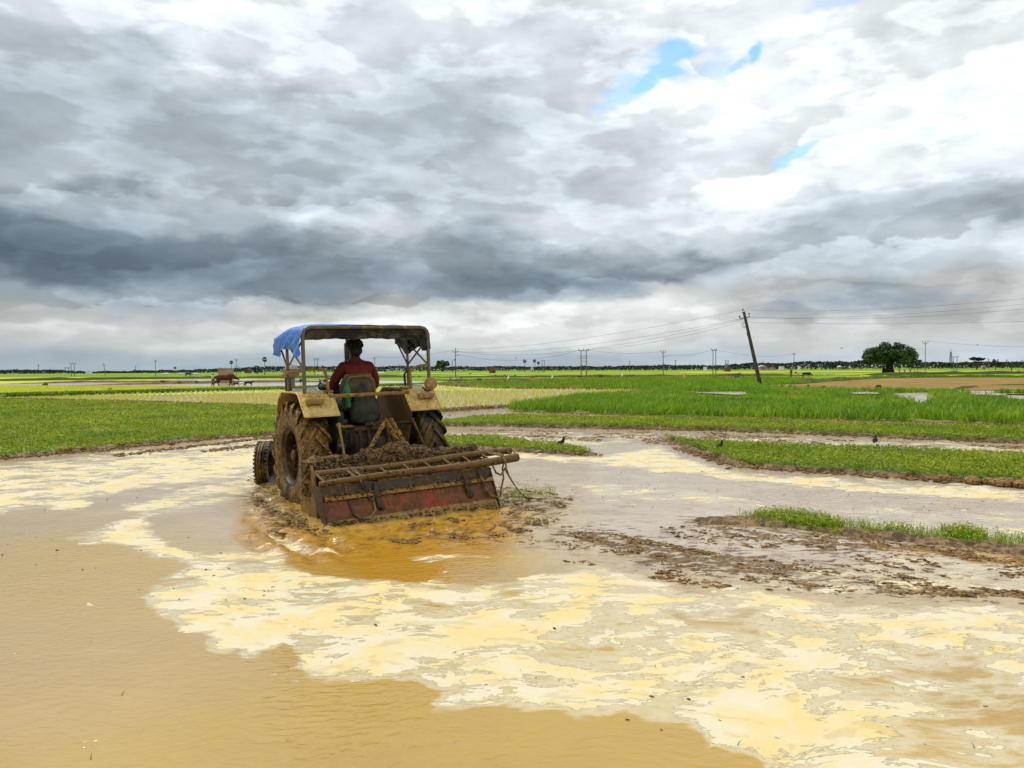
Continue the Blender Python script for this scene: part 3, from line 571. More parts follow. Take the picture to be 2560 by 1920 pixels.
L_weed = m_leaf('weed_leaf', (.06,.11,.002), (.24,.31,.004), (.60,.57,.03), .7, .35)
L_grass = m_leaf('grass_blade', (.04,.11,.002), (.18,.34,.004), (.50,.57,.03), .6, .35)
L_rice = m_leaf('rice_seedling', (.36,.38,.02), (.62,.62,.06), (.80,.76,.22), .6, .3)
L_dry = m_leaf('dry_stalk', (.09,.06,.02), (.20,.15,.05), (.34,.30,.10), .7)
pl = sample(POLY_LEFT, 150, 1.6, 17, seed=1); weeds('field_weeds', pl, .05, .036, 6, L_weed, 'low broad-leaved green weeds covering the field at the left', 'weeds', 1, .05, .03)
blades('field_grass', sample(POLY_LEFT, 16, 1.2, 17, seed=2), .04, .13, .012, 4, L_grass, .04, .5, 'short grass among the weeds of the left field', 'grass', seed=2, yscale=.05)
for nm, po, zz_, dn, sd_, lb in [('bank_weeds', SA, .07, 190, 3, 'leafy weeds on the long green strip nearest the tall grass'), ('bank_weeds', SB1, .05, 220, 4, 'leafy weeds on the short strip just behind the machine'), ('bank_weeds', SB2, .08, 230, 5, 'leafy weeds on the wide strip at the right where crows stand')]:
    p_ = sample(po, dn, 0, seed=sd_); weeds(nm, p_, zz_, .036, 6, L_weed, lb, 'weeds', sd_, .06, .02)
    blades('bank_grass', sample(po, dn*.16, 0, seed=sd_+20), zz_, .10, .010, 4, L_grass, .04, .5, 'grass blades mixed into the '+lb.split(' on the ')[1], 'grass', seed=sd_, yscale=.03)
HP = [[(x_, y_ + (11 if y_ > sum(q[1] for q in P_)/len(P_) else -1)) for x_, y_ in P_] for P_ in POOLS]
pt = sample(POLY_TALL, 30, 1.3, 30, HP, 6, 80000); pt = pt[fbm2(pt[:, 0]*.5, pt[:, 1]*.5, 77) > np.where(pt[:, 0] > 12, .40, .26)]
blades('tall_grass', pt, .0, .27, .026, 6, L_grass, .12, .55, 'tall lush green grass standing in the wet plot at the right', 'grass', seed=6, yscale=.022, hvar=.6)
for q in POOLS: patch('pool', q, .105, M_wfar, 12, .4)
# paddy rows
w_ = wpoly(POLY_PAD); rt_ = rad(24); c_, s_ = math.cos(rt_), math.sin(rt_); u, v = np.meshgrid(np.arange(-70, 70, .36), np.arange(0, 120, .50)); u = u+RNG.normal(0, .035, u.shape); v = v+RNG.normal(0, .05, v.shape)
x = (u*c_-v*s_).ravel(); y = (u*s_+v*c_).ravel(); k = (sdpoly(x, y, w_) > .25) & (y > 20) & (RNG.random(x.shape) < .93) & (RNG.random(x.shape) < np.clip(45/np.maximum(y, 1), 0, 1)**1.2)
pp = np.stack([x[k], y[k]], -1); blades('rice_seedlings', pp, -.05, .17, .020, 3, L_rice, .035, .45, 'rows of pale yellow-green rice seedlings planted in shallow water', 'rice', seed=8, yscale=.022)
# grass on bunds and meadow texture
def along(poly, n, sp, seed=0):
    r = np.random.default_rng(seed); w = [Vector(p) for p in wpoly(poly)]; L = [(b-a).length for a, b in zip(w, w[1:])]; s = np.array(L)/sum(L); out = []
    for a, b, q in zip(w, w[1:], s):
        m_ = int(n*q); t_ = r.random(m_); out.append(np.stack([a.x+(b.x-a.x)*t_, a.y+(b.y-a.y)*t_], -1)+r.normal(0, sp, (m_, 2)))
    return np.concatenate(out)
bp = np.concatenate([along(B1, 2200, .22, 1), along(B4, 900, .5, 2), along([(1060,951),(1300,950),(1450,948),(1700,944.5)], 500, .6, 3), along([(1060,943.5),(1500,942),(1900,938.5),(2100,938)], 700, .8, 4)])
blades('bund_grass', bp, .08, .15, .05, 5, L_grass, .12, .6, 'rough green grass growing on the earth bunds between the fields', 'grass', seed=9, yscale=.006)
bp = np.concatenate([along(B5, 900, .25, 5), along(B2, 500, .3, 6), along(B3, 900, .5, 7)]); blades('bund_stubble', bp, .0, .14, .04, 3, L_dry, .15, .7, 'dry brown stubble on the muddy bunds', 'grass', seed=10, yscale=.008)
mp = sample(POLY_MID, 3.0, 0, seed=11, maxn=22000); blades('meadow_grass', mp, -.07, .34, .09, 4, L_grass, .3, .5, 'mid-green grass of the meadow behind the rice seedlings', 'grass', tri=True, seed=11, yscale=.004)
rp_ = sample(POLY_RICE, 8, 0, seed=12, maxn=16000); blades('young_rice', rp_, -.05, .25, .05, 4, L_rice, .15, .5, 'young yellow-green rice in the narrow field at the left', 'rice', tri=True, seed=12)

# ---- clods of mud
t_ = (1+5**.5)/2; ICO = np.array([(-1,t_,0),(1,t_,0),(-1,-t_,0),(1,-t_,0),(0,-1,t_),(0,1,t_),(0,-1,-t_),(0,1,-t_),(t_,0,-1),(t_,0,1),(-t_,0,-1),(-t_,0,1)])/1.9
ICF = np.array([(0,11,5),(0,5,1),(0,1,7),(0,7,10),(0,10,11),(1,5,9),(5,11,4),(11,10,2),(10,7,6),(7,1,8),(3,9,4),(3,4,2),(3,2,6),(3,6,8),(3,8,9),(4,9,5),(2,4,11),(6,2,10),(8,6,7),(9,8,1)])
M_clod = m_mud('mud_clod', None, rough=.62, light=(.34,.20,.06), mid=(.17,.092,.025), dark=(.05,.026,.008), speck=.52, bscale=60, speckscale=25)
def clods(name, pts, z, smin, smax, label, flat=.42, seed=0, mat=None, parent=None, skew=2.5):
    r = np.random.default_rng(seed); n = len(pts); sc = (smin+(smax-smin)*r.random(n)**skew)[:, None, None]; a = r.uniform(0, 6.28, n); V = ICO[None]*(1+r.uniform(-.55, .55, (n, 12, 1)))*sc*np.array([1.5, .75, flat]); a = np.where(r.random(n) < .7, rad(-33)+r.normal(0, .45, n), a)
    ca, sa = np.cos(a)[:, None], np.sin(a)[:, None]; x, y = V[..., 0]*ca-V[..., 1]*sa, V[..., 0]*sa+V[..., 1]*ca; V = np.stack([x, y, V[..., 2]], -1)
    base = np.concatenate([pts[:, :2], (pts[:, 2:3] if pts.shape[1] > 2 else np.full((n, 1), z))], 1); V = V+base[:, None]
    o = mesh_np(name, V.reshape(-1, 3), (np.arange(n)[:, None, None]*12+ICF[None]).reshape(-1, 3), mat or M_clod, parent)
    return tag(o, label, 'mud' if label else None, kind='stuff')
def pxs(poly, n, seed=0, clump=0, thr=.5):
    r = np.random.default_rng(seed); xs = [p[0] for p in poly]; ys = [p[1] for p in poly]; x = r.uniform(min(xs), max(xs), n*6); y = r.uniform(min(ys), max(ys), n*6); k = sdpoly(x, y, poly) > 0; x, y = x[k], y[k]
    W_ = np.array([at(a, b)[:2] for a, b in zip(x, y)])
    if clump: W_ = W_[fbm2(W_[:, 0]*clump, W_[:, 1]*clump, seed+3) > thr]
    return W_[:n]
c1 = pxs([(1400,1335),(1480,1326),(1620,1350),(1900,1402),(2100,1440),(2300,1462),(2560,1478),(2560,1500),(2150,1475),(1900,1455),(1700,1425),(1560,1390),(1440,1360)], 8000, 1, 3, .48)
c2 = pxs(T_2, 3500, 2, 2.2, .52); c3 = pxs([(1720,1298),(1850,1300),(2150,1345),(2560,1388),(2560,1412),(2200,1385),(1900,1352),(1740,1318)], 3600, 3, 4, .4)
clods('mud_clods', np.concatenate([c1, c2, c3]), .0, .003, .026, 'dark brown wet mud clods strewn over the churned ground at the right', seed=1, skew=4)
c4 = pxs([(1180,1074),(1700,1078),(2560,1116),(2560,1146),(2100,1138),(1650,1112),(1350,1098),(1150,1088)], 5200, 4, 1.2, .50)
clods('mud_clods', c4, .0, .005, .045, 'rows of brown mud clods between the two green strips at the right', seed=4, skew=2.5)
def rim(poly, idx, n, sp, seed): return along([poly[i] for i in idx], n, sp, seed)
c5 = np.concatenate([rim(POLY_LEFT, [5,6,7,8,9,10,11], 2600, .14, 5), rim(SB1, [3,4,5,6,7], 500, .10, 6), rim(SB1, [1,2,3,4], 300, .08, 16), rim(SB2, [5,6,7,8,9,10], 1500, .12, 7), rim(SA, [9,10,11,12,13,14], 2200, .18, 8), rim(SA, [0,1,2,3], 400, .14, 9), rim(POLY_TALL, [9,10,11,12,13], 3000, .25, 10), along(B5, 1600, .2, 11), along([(1260,1018),(1100,1028),(1050,1040)], 500, .3, 13), along([(700,1092),(560,1108),(420,1124),(300,1140)], 700, .12, 14), along([(730,1105),(600,1118),(520,1130)], 400, .12, 15)])
clods('mud_clods', c5, .015, .006, .042, 'crumbled mud clods along the rims of the green strips', seed=5, skew=2.2)
c6 = np.concatenate([pxs([(620,1190),(700,1230),(780,1310),(850,1335),(700,1340),(630,1260)], 1400, 6), pxs([(1225,1215),(1340,1225),(1440,1245),(1400,1275),(1250,1290)], 1000, 7, 3, .4), pxs([(900,1330),(1240,1275),(1420,1290),(1300,1340),(1000,1360)], 1300, 8, 3, .54)])
clods('mud_clods', c6, .005, .003, .022, 'fresh mud clods thrown up around the tractor wheel and tiller', seed=6, skew=3)
c7 = np.concatenate([pxs([(0,1100),(720,1090),(720,1500),(0,1500)], 160, 9), pxs([(1100,1150),(2560,1200),(2560,1300),(1300,1260)], 420, 10), pxs([(700,1450),(2560,1540),(2560,1920),(1300,1900)], 26, 11)])
clods('mud_bits', c7, .003, .003, .011, 'tiny bits of mud floating on the open water', seed=7, skew=3)
# mossy stones on the rim of the right strip
for k, (x_, y_, s_) in enumerate([(2355,1205,.13), (2432,1209,.16), (2475,1212,.12), (2512,1216,.17), (2552,1219,.14), (200,1127,.14), (160,1131,.18), (235,1121,.15), (430,1112,.11), (1682,1106,.16)]):
    p = at(x_, y_); o = MB().ball((0, 0, 0), (s_, s_*.7, s_*.5), 12, .12).build('mud_lump', M_clod); o.location = (p[0], p[1], .04); o.rotation_euler = (0, 0, k)
    nb_ = ['first','second','third','fourth','fifth']
    lab = f'{nb_[k]} rounded mud lump from the left on the front rim of the right strip' if k < 5 else ['rounded mud lump on the rim of the left field','widest mud lump on the rim of the left field','higher mud lump on the rim of the left field','small mud lump on the left field rim close to the tractor','lone dark mud lump at the tip of the right strip'][k-5]
    tag(o, lab, 'mud lump', 'mud lumps along the strips')
# grass on the foreground ridge
g1 = np.concatenate([pxs([(1885,1290),(1960,1284),(2060,1300),(2110,1318),(2100,1330),(1950,1314),(1890,1304)], 420, 21), pxs([(2350,1340),(2400,1325),(2460,1340),(2455,1354),(2370,1352)], 120, 22), pxs([(1840,1286),(2560,1352),(2560,1380),(1900,1316)], 480, 23)])
weeds('ridge_weeds', g1, .02, .024, 5, L_weed, 'small bright weeds sprouting on the muddy ridge in the right foreground', 'weeds', 22, .08)
blades('ridge_grass', np.concatenate([g1, pxs([(1250,1225),(1380,1225),(1400,1245),(1260,1262)], 60, 24)]), .0, .09, .006, 3, L_grass, .03, .5, 'thin grass blades standing in the muddy ridge in the right foreground', 'grass', seed=21)
blades('floating_straw', np.concatenate([pxs([(1000,1500),(2560,1560),(2560,1900),(1900,1900),(1300,1700)], 14, 25), pxs([(0,1300),(600,1400),(1300,1900),(0,1900)], 8, 26), pxs([(1300,1180),(2500,1240),(2500,1290),(1300,1240)], 40, 27)]), .003, .016, .005, 1, L_dry, .01, 1.6, 'scattered straws and leaf bits floating on the foam', 'straw', seed=25)

# ================================================================== THE TRACTOR AND WHAT IT CARRIES (one local frame: x right, y ahead, z up)
_a = rad(-33); _r = rad(1.4); fd = Vector((math.sin(_a), math.cos(_a), 0)); rt0 = Vector((math.cos(_a), -math.sin(_a), 0)); up0 = Vector((0, 0, 1))
rtv = rt0*math.cos(_r)+up0*math.sin(_r); upv = up0*math.cos(_r)-rt0*math.sin(_r); TO = Vector((-2.022, 10.33, -.10))
TM = Matrix(((rtv.x, fd.x, upv.x, TO.x), (rtv.y, fd.y, upv.y, TO.y), (rtv.z, fd.z, upv.z, TO.z), (0, 0, 0, 1)))
M_fender = m_mud('muddy_cream_paint', (.58,.42,.16), .56, rough=.42, scale=3, light=(.66,.45,.14), mid=(.46,.28,.06), dark=(.05,.025,.008), speck=.575, speckscale=50, bstr=.5, bdist=.006)
M_body = m_mud('muddy_cast_iron', (.05,.035,.02), .52, rough=.4, scale=5, light=(.11,.056,.012), mid=(.038,.019,.004), dark=(.008,.005,.002), bstr=.9)
M_rust = m_mud('muddy_steel_bar', (.28,.15,.04), .5, rough=.45, scale=8, light=(.38,.22,.05), mid=(.17,.09,.016), dark=(.03,.015,.004), speck=.56, bdist=.005)
M_tube = m_mud('frame_tube_paint', (.14,.12,.07), .42, rough=.4, scale=6, light=(.34,.24,.10), mid=(.17,.11,.045), dark=(.05,.03,.015), speck=.62, bdist=.002, bstr=.3)
M_tyreL = m_mud('muddy_rubber', (.025,.018,.012), .60, rough=.5, scale=3.2, light=(.30,.155,.022), mid=(.115,.055,.008), dark=(.014,.007,.002), speck=.54, bstr=.9, bdist=.008)
M_tyreR = m_mud('wet_dark_rubber', (.016,.012,.009), .55, rough=.55, scale=3.5, light=(.15,.085,.02), mid=(.06,.034,.009), dark=(.02,.012,.006), speck=.6, bstr=.7, bdist=.008)
M_tyreF = m_mud('wet_black_rubber', (.012,.008,.006), .56, rough=.42, scale=4, light=(.20,.11,.026), mid=(.08,.042,.010), dark=(.01,.006,.003), speck=.55)
M_rim = m_mud('muddy_rim', (.04,.022,.008), .5, rough=.35, scale=5, light=(.17,.09,.02), mid=(.07,.036,.008), dark=(.03,.02,.008), speck=.62)
M_cake = m_mud('caked_mud', None, rough=.4, light=(.32,.185,.045), mid=(.12,.063,.014), dark=(.018,.009,.004), speck=.50, bscale=55, bdist=.03, bstr=1, speckscale=30)
M_board = m_mud('muddy_red_board', (.38,.030,.007), .572, rough=.42, scale=3, light=(.17,.062,.010), mid=(.085,.026,.004), dark=(.40,.24,.08), speck=.68, bstr=.35, bdist=.004, streak=True, speckscale=30)
M_black = m_plain('black_paint', (.012,.012,.013), .35, .3)
M_hood = m_plain('pale_blue_bonnet', (.30,.38,.50), .3, .12)
M_lens = m_mud('muddy_lamp_lens', (.30,.17,.05), .5, rough=.25, light=(.50,.31,.10), mid=(.34,.19,.05), speck=.7)
def lumpy(mb, amp, sc=9, seed=0):
    v = np.array(mb.v); n = fbm2(v[:, 0]*sc+v[:, 2]*sc*.7, v[:, 1]*sc+v[:, 2]*sc*.7, seed, 4)-.5; m2 = fbm2(v[:, 2]*sc*1.3+v[:, 0]*sc, v[:, 1]*sc-v[:, 0]*3, seed+9, 4)-.5
    v[:, 2] += n*amp*2; v[:, 1] += m2*amp*1.6; mb.v = [tuple(q) for q in v]; return mb

T = empty('tractor', mat=TM); tag(T, 'mud-splashed tractor with a blue tarpaulin canopy wading through the flooded field', 'tractor')
def rear_wheel(side, mt):
    w = empty('rear_wheel'); w.parent = T; w.location = (side*.7975, 0, .69)
    hw = .172
    prof = [(-.135,.372),(-.150,.40),(-.172,.47),(-.176,.54),(-.165,.60),(-.145,.632),(-.10,.648),(0,.655),(.10,.648),(.145,.632),(.165,.60),(.176,.54),(.172,.47),(.150,.40),(.135,.372)]
    tb = MB().lathe(prof, 72); N = 19
    carc = lambda x: np.interp(abs(x), [0, .10, .145, .165, .176], [.655, .648, .632, .60, .55])
    for sd_ in (-1, 1):
        for k in range(N):
            th0 = 2*math.pi*(k+(.5 if sd_ > 0 else 0))/N; st = []
            for j in range(8):
                t_ = j/7; xq = sd_*(-.012+.192*min(t_*1.05, 1.0)); th = th0+.40*t_**1.05; top = .690-.004*t_ if t_ < .9 else .672; base = carc(xq)-.02 if t_ < .95 else .57
                hwid = .030+.008*t_; pts = []
                for (dw, rr_) in ((-hwid*1.25, base), (-hwid*.75, top), (hwid*.75, top), (hwid*1.25, base)):
                    a2 = th+dw/.66; pts.append((xq, -rr_*math.sin(a2), rr_*math.cos(a2)))
                st.append(pts)
            V = [p for q in st for p in q]; F = []
            for j in range(7):
                for i in range(3): F.append((j*4+i, j*4+i+1, j*4+i+5, j*4+i+4))
            F += [(0, 3, 2, 1), (28, 29, 30, 31)]; tb.add(V, F)
    tb.build('tyre', mt, w, angle=35)
    s = side
    rp = [(s*.135,.385),(s*.150,.385),(s*.150,.362),(s*.120,.350),(s*.10,.325),(s*.02,.318),(s*-.06,.325),(s*-.10,.350),(s*-.135,.372),(s*-.135,.385)]
    MB().lathe(rp, 64).build('rim', M_rim, w)
    d = MB().lathe([(s*-.02,.320),(s*-.035,.28),(s*-.03,.20),(s*.01,.13),(s*.03,.11),(s*.03,.0001)], 48)
    for k in range(8):
        a2 = 2*math.pi*k/8; d.lathe([(s*.0,.014),(s*.05,.014),(s*.055,.008),(s*.055,.0001)], 6, c=(0, .155*math.cos(a2), .155*math.sin(a2)))
        d.tube([(s*-.03, .30*math.cos(a2+.2), .30*math.sin(a2+.2)), (s*.02, .30*math.cos(a2+.2), .30*math.sin(a2+.2))], .016, 8)
    d.lathe([(0,.075),(s*.10,.075),(s*.12,.05),(s*.12,.0001)], 20); d.build('wheel_disc', M_rim, w)
    return w
wl = rear_wheel(-1, M_tyreL); wl['label'] = 'rear wheel coated in brown mud'
wr_ = rear_wheel(1, M_tyreR); wr_['label'] = 'dark rear wheel half hidden behind the tiller'
def front_wheel(side, steer):
    w = empty('front_wheel'); w.parent = T; w.location = (side*.66-.06, 1.95, .36); w.rotation_euler = (0, 0, steer)
    tb = MB().lathe([(-.075,.215),(-.09,.25),(-.094,.30),(-.085,.335),(-.07,.348),(-.062,.338),(-.05,.350),(-.03,.352),(-.024,.338),(-.012,.356),(.012,.356),(.024,.338),(.03,.352),(.05,.350),(.062,.338),(.07,.348),(.085,.335),(.094,.30),(.09,.25),(.075,.215)], 56)
    for k in range(36):
        a2 = 2*math.pi*k/36
        for s_ in (-1, 1):
            c = Vector((s_*.082, -.345*math.sin(a2), .345*math.cos(a2))); tb.box(c, (.028, .030, .022), Matrix.Rotation(a2, 3, 'X'))
    tb.build('tyre', M_tyreF, w)
    rb = MB().lathe([(-.075,.22),(-.085,.215),(-.07,.20),(-.04,.185),(.04,.185),(.07,.20),(.085,.215),(.075,.22)], 40).lathe([(.0,.19),(-.02,.15),(-.03,.08),(-.05,.06),(-.05,.0001)], 32)
    for k in range(5): a2 = 2*math.pi*k/5; rb.tube([(-.02, .1*math.cos(a2), .1*math.sin(a2)), (-.055, .1*math.cos(a2), .1*math.sin(a2))], .012, 6)
    rb.build('rim', M_rim, w); return w
front_wheel(-1, rad(-30)); front_wheel(1, rad(-30))
MB().tube([(-.62,1.95,.40),(-.3,1.93,.50),(.2,1.93,.50),(.52,1.95,.40)], .035, 8).build('front_axle', M_body, T)
# body
b_ = MB().box((0,.15,.70), (.42,1.0,.52), bev=.05).box((0,1.1,.72), (.36,1.2,.42), bev=.05).box((0,-.33,.86), (.44,.26,.34), bev=.04).tube([(-.62,0,.69),(.62,0,.69)], .10, 16).tube([(-.60,0,.69),(-.48,0,.69)], .15, 16).tube([(.48,0,.69),(.60,0,.69)], .15, 16)
b_.box((-.17,-.46,.80), (.14,.10,.36), bev=.02).box((.10,-.48,.74), (.20,.12,.30), bev=.02).tube([(0,-.4,.62),(0,-.62,.62)], .035, 10).box((-.02,-.46,1.0), (.5,.14,.05), bev=.01)
for x_ in (-.21,-.10,.16,.22): b_.tube([(x_,-.54,1.02),(x_+.01,-.56,.86),(x_,-.55,.62)], .022, 7, .2, 3)
lumpy(b_, .006, 14).build('gearbox_housing', M_body, T)
hb = MB().plate([(.85,1.02),(.85,1.46),(.95,1.52),(2.30,1.46),(2.42,1.40),(2.44,.78),(.95,.78)], -.25, .25); hb.build('bonnet', M_hood, T)
for x_ in (-.262,.262): MB().box((x_,1.6,1.30), (.012,1.1,.10)).build('bonnet_stripe', M_black, T)
MB().box((0,.45,.93), (.95,.75,.05), bev=.01).build('footplate', M_body, T)
MB().tube([(-.14,.82,1.10),(-.14,.72,1.52)], .02, 8).build('steering_column', M_black, T)
st = MB(); R_ = Matrix.Rotation(rad(-28), 3, 'X'); c_0 = Vector((-.10,.66,1.56))
st.tube([c_0+R_@Vector((.205*math.cos(a), .205*math.sin(a), 0)) for a in np.linspace(0, 2*math.pi, 33)], .014, 8, cap=False)
for k in range(3): a = 2*math.pi*k/3+.5; st.tube([c_0, c_0+R_@Vector((.2*math.cos(a), .2*math.sin(a), 0))], .009, 6)
st.build('steering_wheel', M_black, T)
MB().box((0,.84,1.44), (.44,.10,.22), bev=.02).build('dashboard', M_black, T)
ex = MB().tube([(.31,1.15,1.3),(.31,1.15,2.36)], .024, 10).tube([(.31,1.15,1.5),(.31,1.15,2.14)], .043, 14)
for k in range(26):
    for a in np.linspace(0, 2*math.pi, 7)[:-1]: ex.box((.31+.043*math.cos(a+k*.4), 1.15+.043*math.sin(a+k*.4), 1.54+k*.023), (.012,.012,.010))
ex.build('exhaust_pipe', m_plain('sooty_steel', (.03,.027,.022), .5, .5, 25), T)
acn = MB().lathe([(1.50,.0001),(1.50,.05),(1.66,.05),(1.66,.10),(1.69,.118),(1.77,.120),(1.775,.125),(1.785,.125),(1.79,.10),(1.82,.08),(1.835,.03),(1.85,.02),(1.85,.0001)], 24, 'z', (-.35,1.75,0)); acn.build('air_cleaner', m_plain('dusty_air_cleaner', (.22,.18,.10), .4, .3), T)
MB().tube([(-.40,1.75,1.45),(-.40,1.75,1.70)], .05, 12).build('air_pipe', M_black, T)
# fenders
for s in (-1, 1):
    fx0, fx1 = (s*.48, s*.925); lo, hi = min(fx0, fx1), max(fx0, fx1)
    f = MB(); top = [(.66,.95),(.58,1.20),(.46,1.41),(.30,1.50),(-.28,1.50),(-.36,1.475),(-.60,1.215)]; th = .012
    V = []; 
    for (y_, z_) in top: V += [(lo, y_, z_), (hi, y_, z_), (hi, y_, z_-th*1.4), (lo, y_, z_-th*1.4)]
    F = []
    for i in range(len(top)-1):
        for k in range(4): F.append((i*4+k, i*4+(k+1) % 4, i*4+4+(k+1) % 4, i*4+4+k))
    F += [(0,1,2,3), (24,27,26,25)]; f.add(V, F)
    # outer lip
    f.tube([(fx1, y_, z_-.008) for y_, z_ in top], .011, 6, cap=True)
    fe = f.build('fender', M_fender, T)
    MB().plate([(y_, z_-.014) for y_, z_ in top]+[(-.58,1.05),(-.42,.70),(.60,.70)], s*.482, s*.494).build('fender_side', M_body if s < 0 else m_mud('muddy_fender_side', (.12,.065,.018), .5, rough=.4, light=(.24,.14,.035), mid=(.15,.08,.02), speck=.68, bdist=.002, scale=2), fe)
    MB().box((s*.76,-.485,1.385), (.215,.075,.062), Matrix.Rotation(rad(0), 3, 'X'), bev=.003).build('tail_lamp', M_lens, fe)
    MB().box((s*.53,-.33,1.50), (.11,.09,.02)).build('mounting_plate', M_rust, fe)
MB().box((0,-.40,1.437), (1.10,.030,.046), bev=.004).build('rear_crossbar', M_rust, T)
MB().tube([(-.54,-.38,1.45),(-.535,-.33,1.60),(-.525,-.24,1.72),(-.53,-.20,1.765),(-.58,-.17,1.785),(-.70,-.08,1.78),(-.90,.10,1.74),(-.92,.30,1.70)], .019, 10, .06, 3).build('handrail', M_rust, T)
MB().tube([(.62,-.33,1.45),(.62,-.31,1.62),(.62,-.30,1.70),(.66,-.31,1.755),(.74,-.35,1.78),(.86,-.40,1.80)], .021, 10, .06, 3).build('handrail', M_rust, T)
MB().tube([(.90,.20,1.715),(.84,.26,1.71),(.82,.30,1.66),(.84,.30,1.42)], .016, 8).build('grab_hook', M_black, T)
lp = MB().lathe([(-.60,.0001),(-.60,.066),(-.592,.078),(-.575,.082),(-.53,.082),(-.49,.065),(-.47,.03),(-.47,.0001)], 32, 'y', (.80,.0,1.545)); lo_ = lp.build('work_lamp', M_lens, T)
MB().tube([(.80,-.52,1.47),(.79,-.50,1.44),(.72,-.46,1.50)], .012, 6).box((.79,-.50,1.45), (.10,.05,.012)).build('lamp_bracket', M_black, lo_)
# seat
sb = MB(); prof = []
for zq, w_q in ((1.44,.235),(1.50,.245),(1.56,.24),(1.62,.215),(1.67,.185),(1.70,.165)): prof.append((zq, w_q))
V = []; F = []
for i, (zq, w_q) in enumerate(prof):
    for (xx, yy) in ((-w_q,-.06),(-w_q*.6,-.115),(0,-.13),(w_q*.6,-.115),(w_q,-.06),(w_q,.0),(0,-.02),(-w_q,.0)): V.append((xx-.02, yy-.02, zq))
for i in range(len(prof)-1):
    for k in range(8): F.append((i*8+k, i*8+(k+1) % 8, i*8+8+(k+1) % 8, i*8+8+k))
F += [tuple(range(8)), tuple(range(40, 48))]
M_seat = m_mud('muddy_seat_vinyl', (.09,.065,.028), .52, rough=.6, light=(.19,.135,.05), mid=(.10,.07,.025), speck=.68, bdist=.004)
se = sb.add(V, F).box((-.02,.16,1.27), (.46,.40,.12), bev=.04).build('seat', M_seat, T)
MB().tube([(-.22,-.15,1.46),(-.22,-.16,1.60),(-.17,-.16,1.66),(0,-.17,1.67),(.12,-.16,1.66),(.17,-.16,1.60),(.17,-.15,1.46)], .010, 6, 0, 3).build('seat_piping', M_rust, se)
MB().box((0,.14,1.10), (.26,.30,.24), bev=.03).build('seat_base', M_black, se)
# canopy frame
cf = MB()
RX = .855
def arch(y_, zt, zb, r=.024):
    cf.tube([(-RX,y_,zb),(-RX,y_,zt-.10),(-RX+.015,y_,zt-.045),(-RX+.05,y_,zt-.015),(-RX+.11,y_,zt),(0,y_,zt+.006),(RX-.11,y_,zt),(RX-.05,y_,zt-.015),(RX-.015,y_,zt-.045),(RX,y_,zt-.10),(RX,y_,zb)], r, 10)
arch(-.40, 2.30, 1.48)
for s in (-1, 1):
    cf.tube([(s*RX,.25,1.48),(s*RX,.25,2.17)], .020, 8); cf.tube([(s*RX,-.40,2.19),(s*RX,.25,2.17),(s*RX,.68,2.20)], .015, 8)
    cf.tube([(s*RX,.25,1.80),(s*RX,-.38,2.14)], .013, 6); cf.tube([(s*RX,.25,2.12),(s*RX,-.38,1.80)], .013, 6); cf.tube([(s*RX,.25,1.80),(s*RX,.66,2.19)], .013, 6)
    cf.tube([(s*RX,-.38,2.10),(s*(RX-.01),-.38,2.02)], .02, 6)
for y_ in (.15,.68): cf.tube([(-RX,y_,2.19),(-RX+.06,y_,2.25),(RX-.06,y_,2.25),(RX,y_,2.19)], .015, 8)
cf.build('canopy_frame', M_tube, T)
# tarpaulin
m, t, b = newmat('blue_tarpaulin'); oc = t.new('ShaderNodeTexCoord').outputs['Object']; wv_ = t.noise(oc, 3.5, 5, .6, .6)
bl = t.mix(t.ss(wv_, .35, .65), (.015,.11,.45), (.06,.22,.66)); bl = t.mix(t.ss(t.noise(oc, 60, 3), .62, .68, 0, .5), bl, (.30,.26,.16))
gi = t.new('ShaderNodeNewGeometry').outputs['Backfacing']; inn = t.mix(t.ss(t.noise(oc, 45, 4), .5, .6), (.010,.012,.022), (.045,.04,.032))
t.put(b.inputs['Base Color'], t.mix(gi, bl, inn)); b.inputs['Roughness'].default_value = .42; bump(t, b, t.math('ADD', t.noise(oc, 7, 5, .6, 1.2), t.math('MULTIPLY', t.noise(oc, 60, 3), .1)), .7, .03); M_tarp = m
nu, nv = 40, 110; V = []
for i in range(nu):
    u_ = i/(nu-1); y_ = -.425+1.13*u_
    hl = 1.925+.10*math.sin(u_*math.pi*1.1)-.02*math.sin(u_*9)+.10*max(0, u_-.8)/.2; hr = 2.00+.05*math.sin(u_*7)+.12*max(0, u_-.70)/.3
    zt = 2.318+.05*math.sin(u_*math.pi)-.05*u_
    path = [(-.89-.03*math.sin(u_*13), hl), (-.895, 2.08), (-.885, 2.20), (-.862, zt-.06), (-.81, zt-.02), (-.70, zt), (-.35, zt+.015), (0, zt+.01), (.4, zt+.0), (.70, zt-.01), (.80, zt-.025), (.856, zt-.07), (.868, 2.20), (.868, 2.1), (.865, hr)]
    L = [0]
    for a, c in zip(path, path[1:]): L.append(L[-1]+math.hypot(c[0]-a[0], c[1]-a[1]))
    for j in range(nv):
        s_ = L[-1]*j/(nv-1); x_ = np.interp(s_, L, [p[0] for p in path]); z_ = np.interp(s_, L, [p[1] for p in path])
        side = max(0, 1-min(s_, L[-1]-s_)/.42)
        q = (abs(math.sin(u_*8+1.6*math.sin(s_*5)+s_*4))-.6)*.045*side+(fbm2(np.array([u_*5+3]), np.array([s_*5]), 4)[0]-.5)*.045*(side+.12)
        V.append((x_+math.copysign(q, x_)*1.0*(1 if side > 0 else 0), y_+(.06*side if u_ > .95 else 0)*0, z_+(.0 if side > 0 else (fbm2(np.array([x_*4]), np.array([y_*4]), 8)[0]-.5)*.03)))
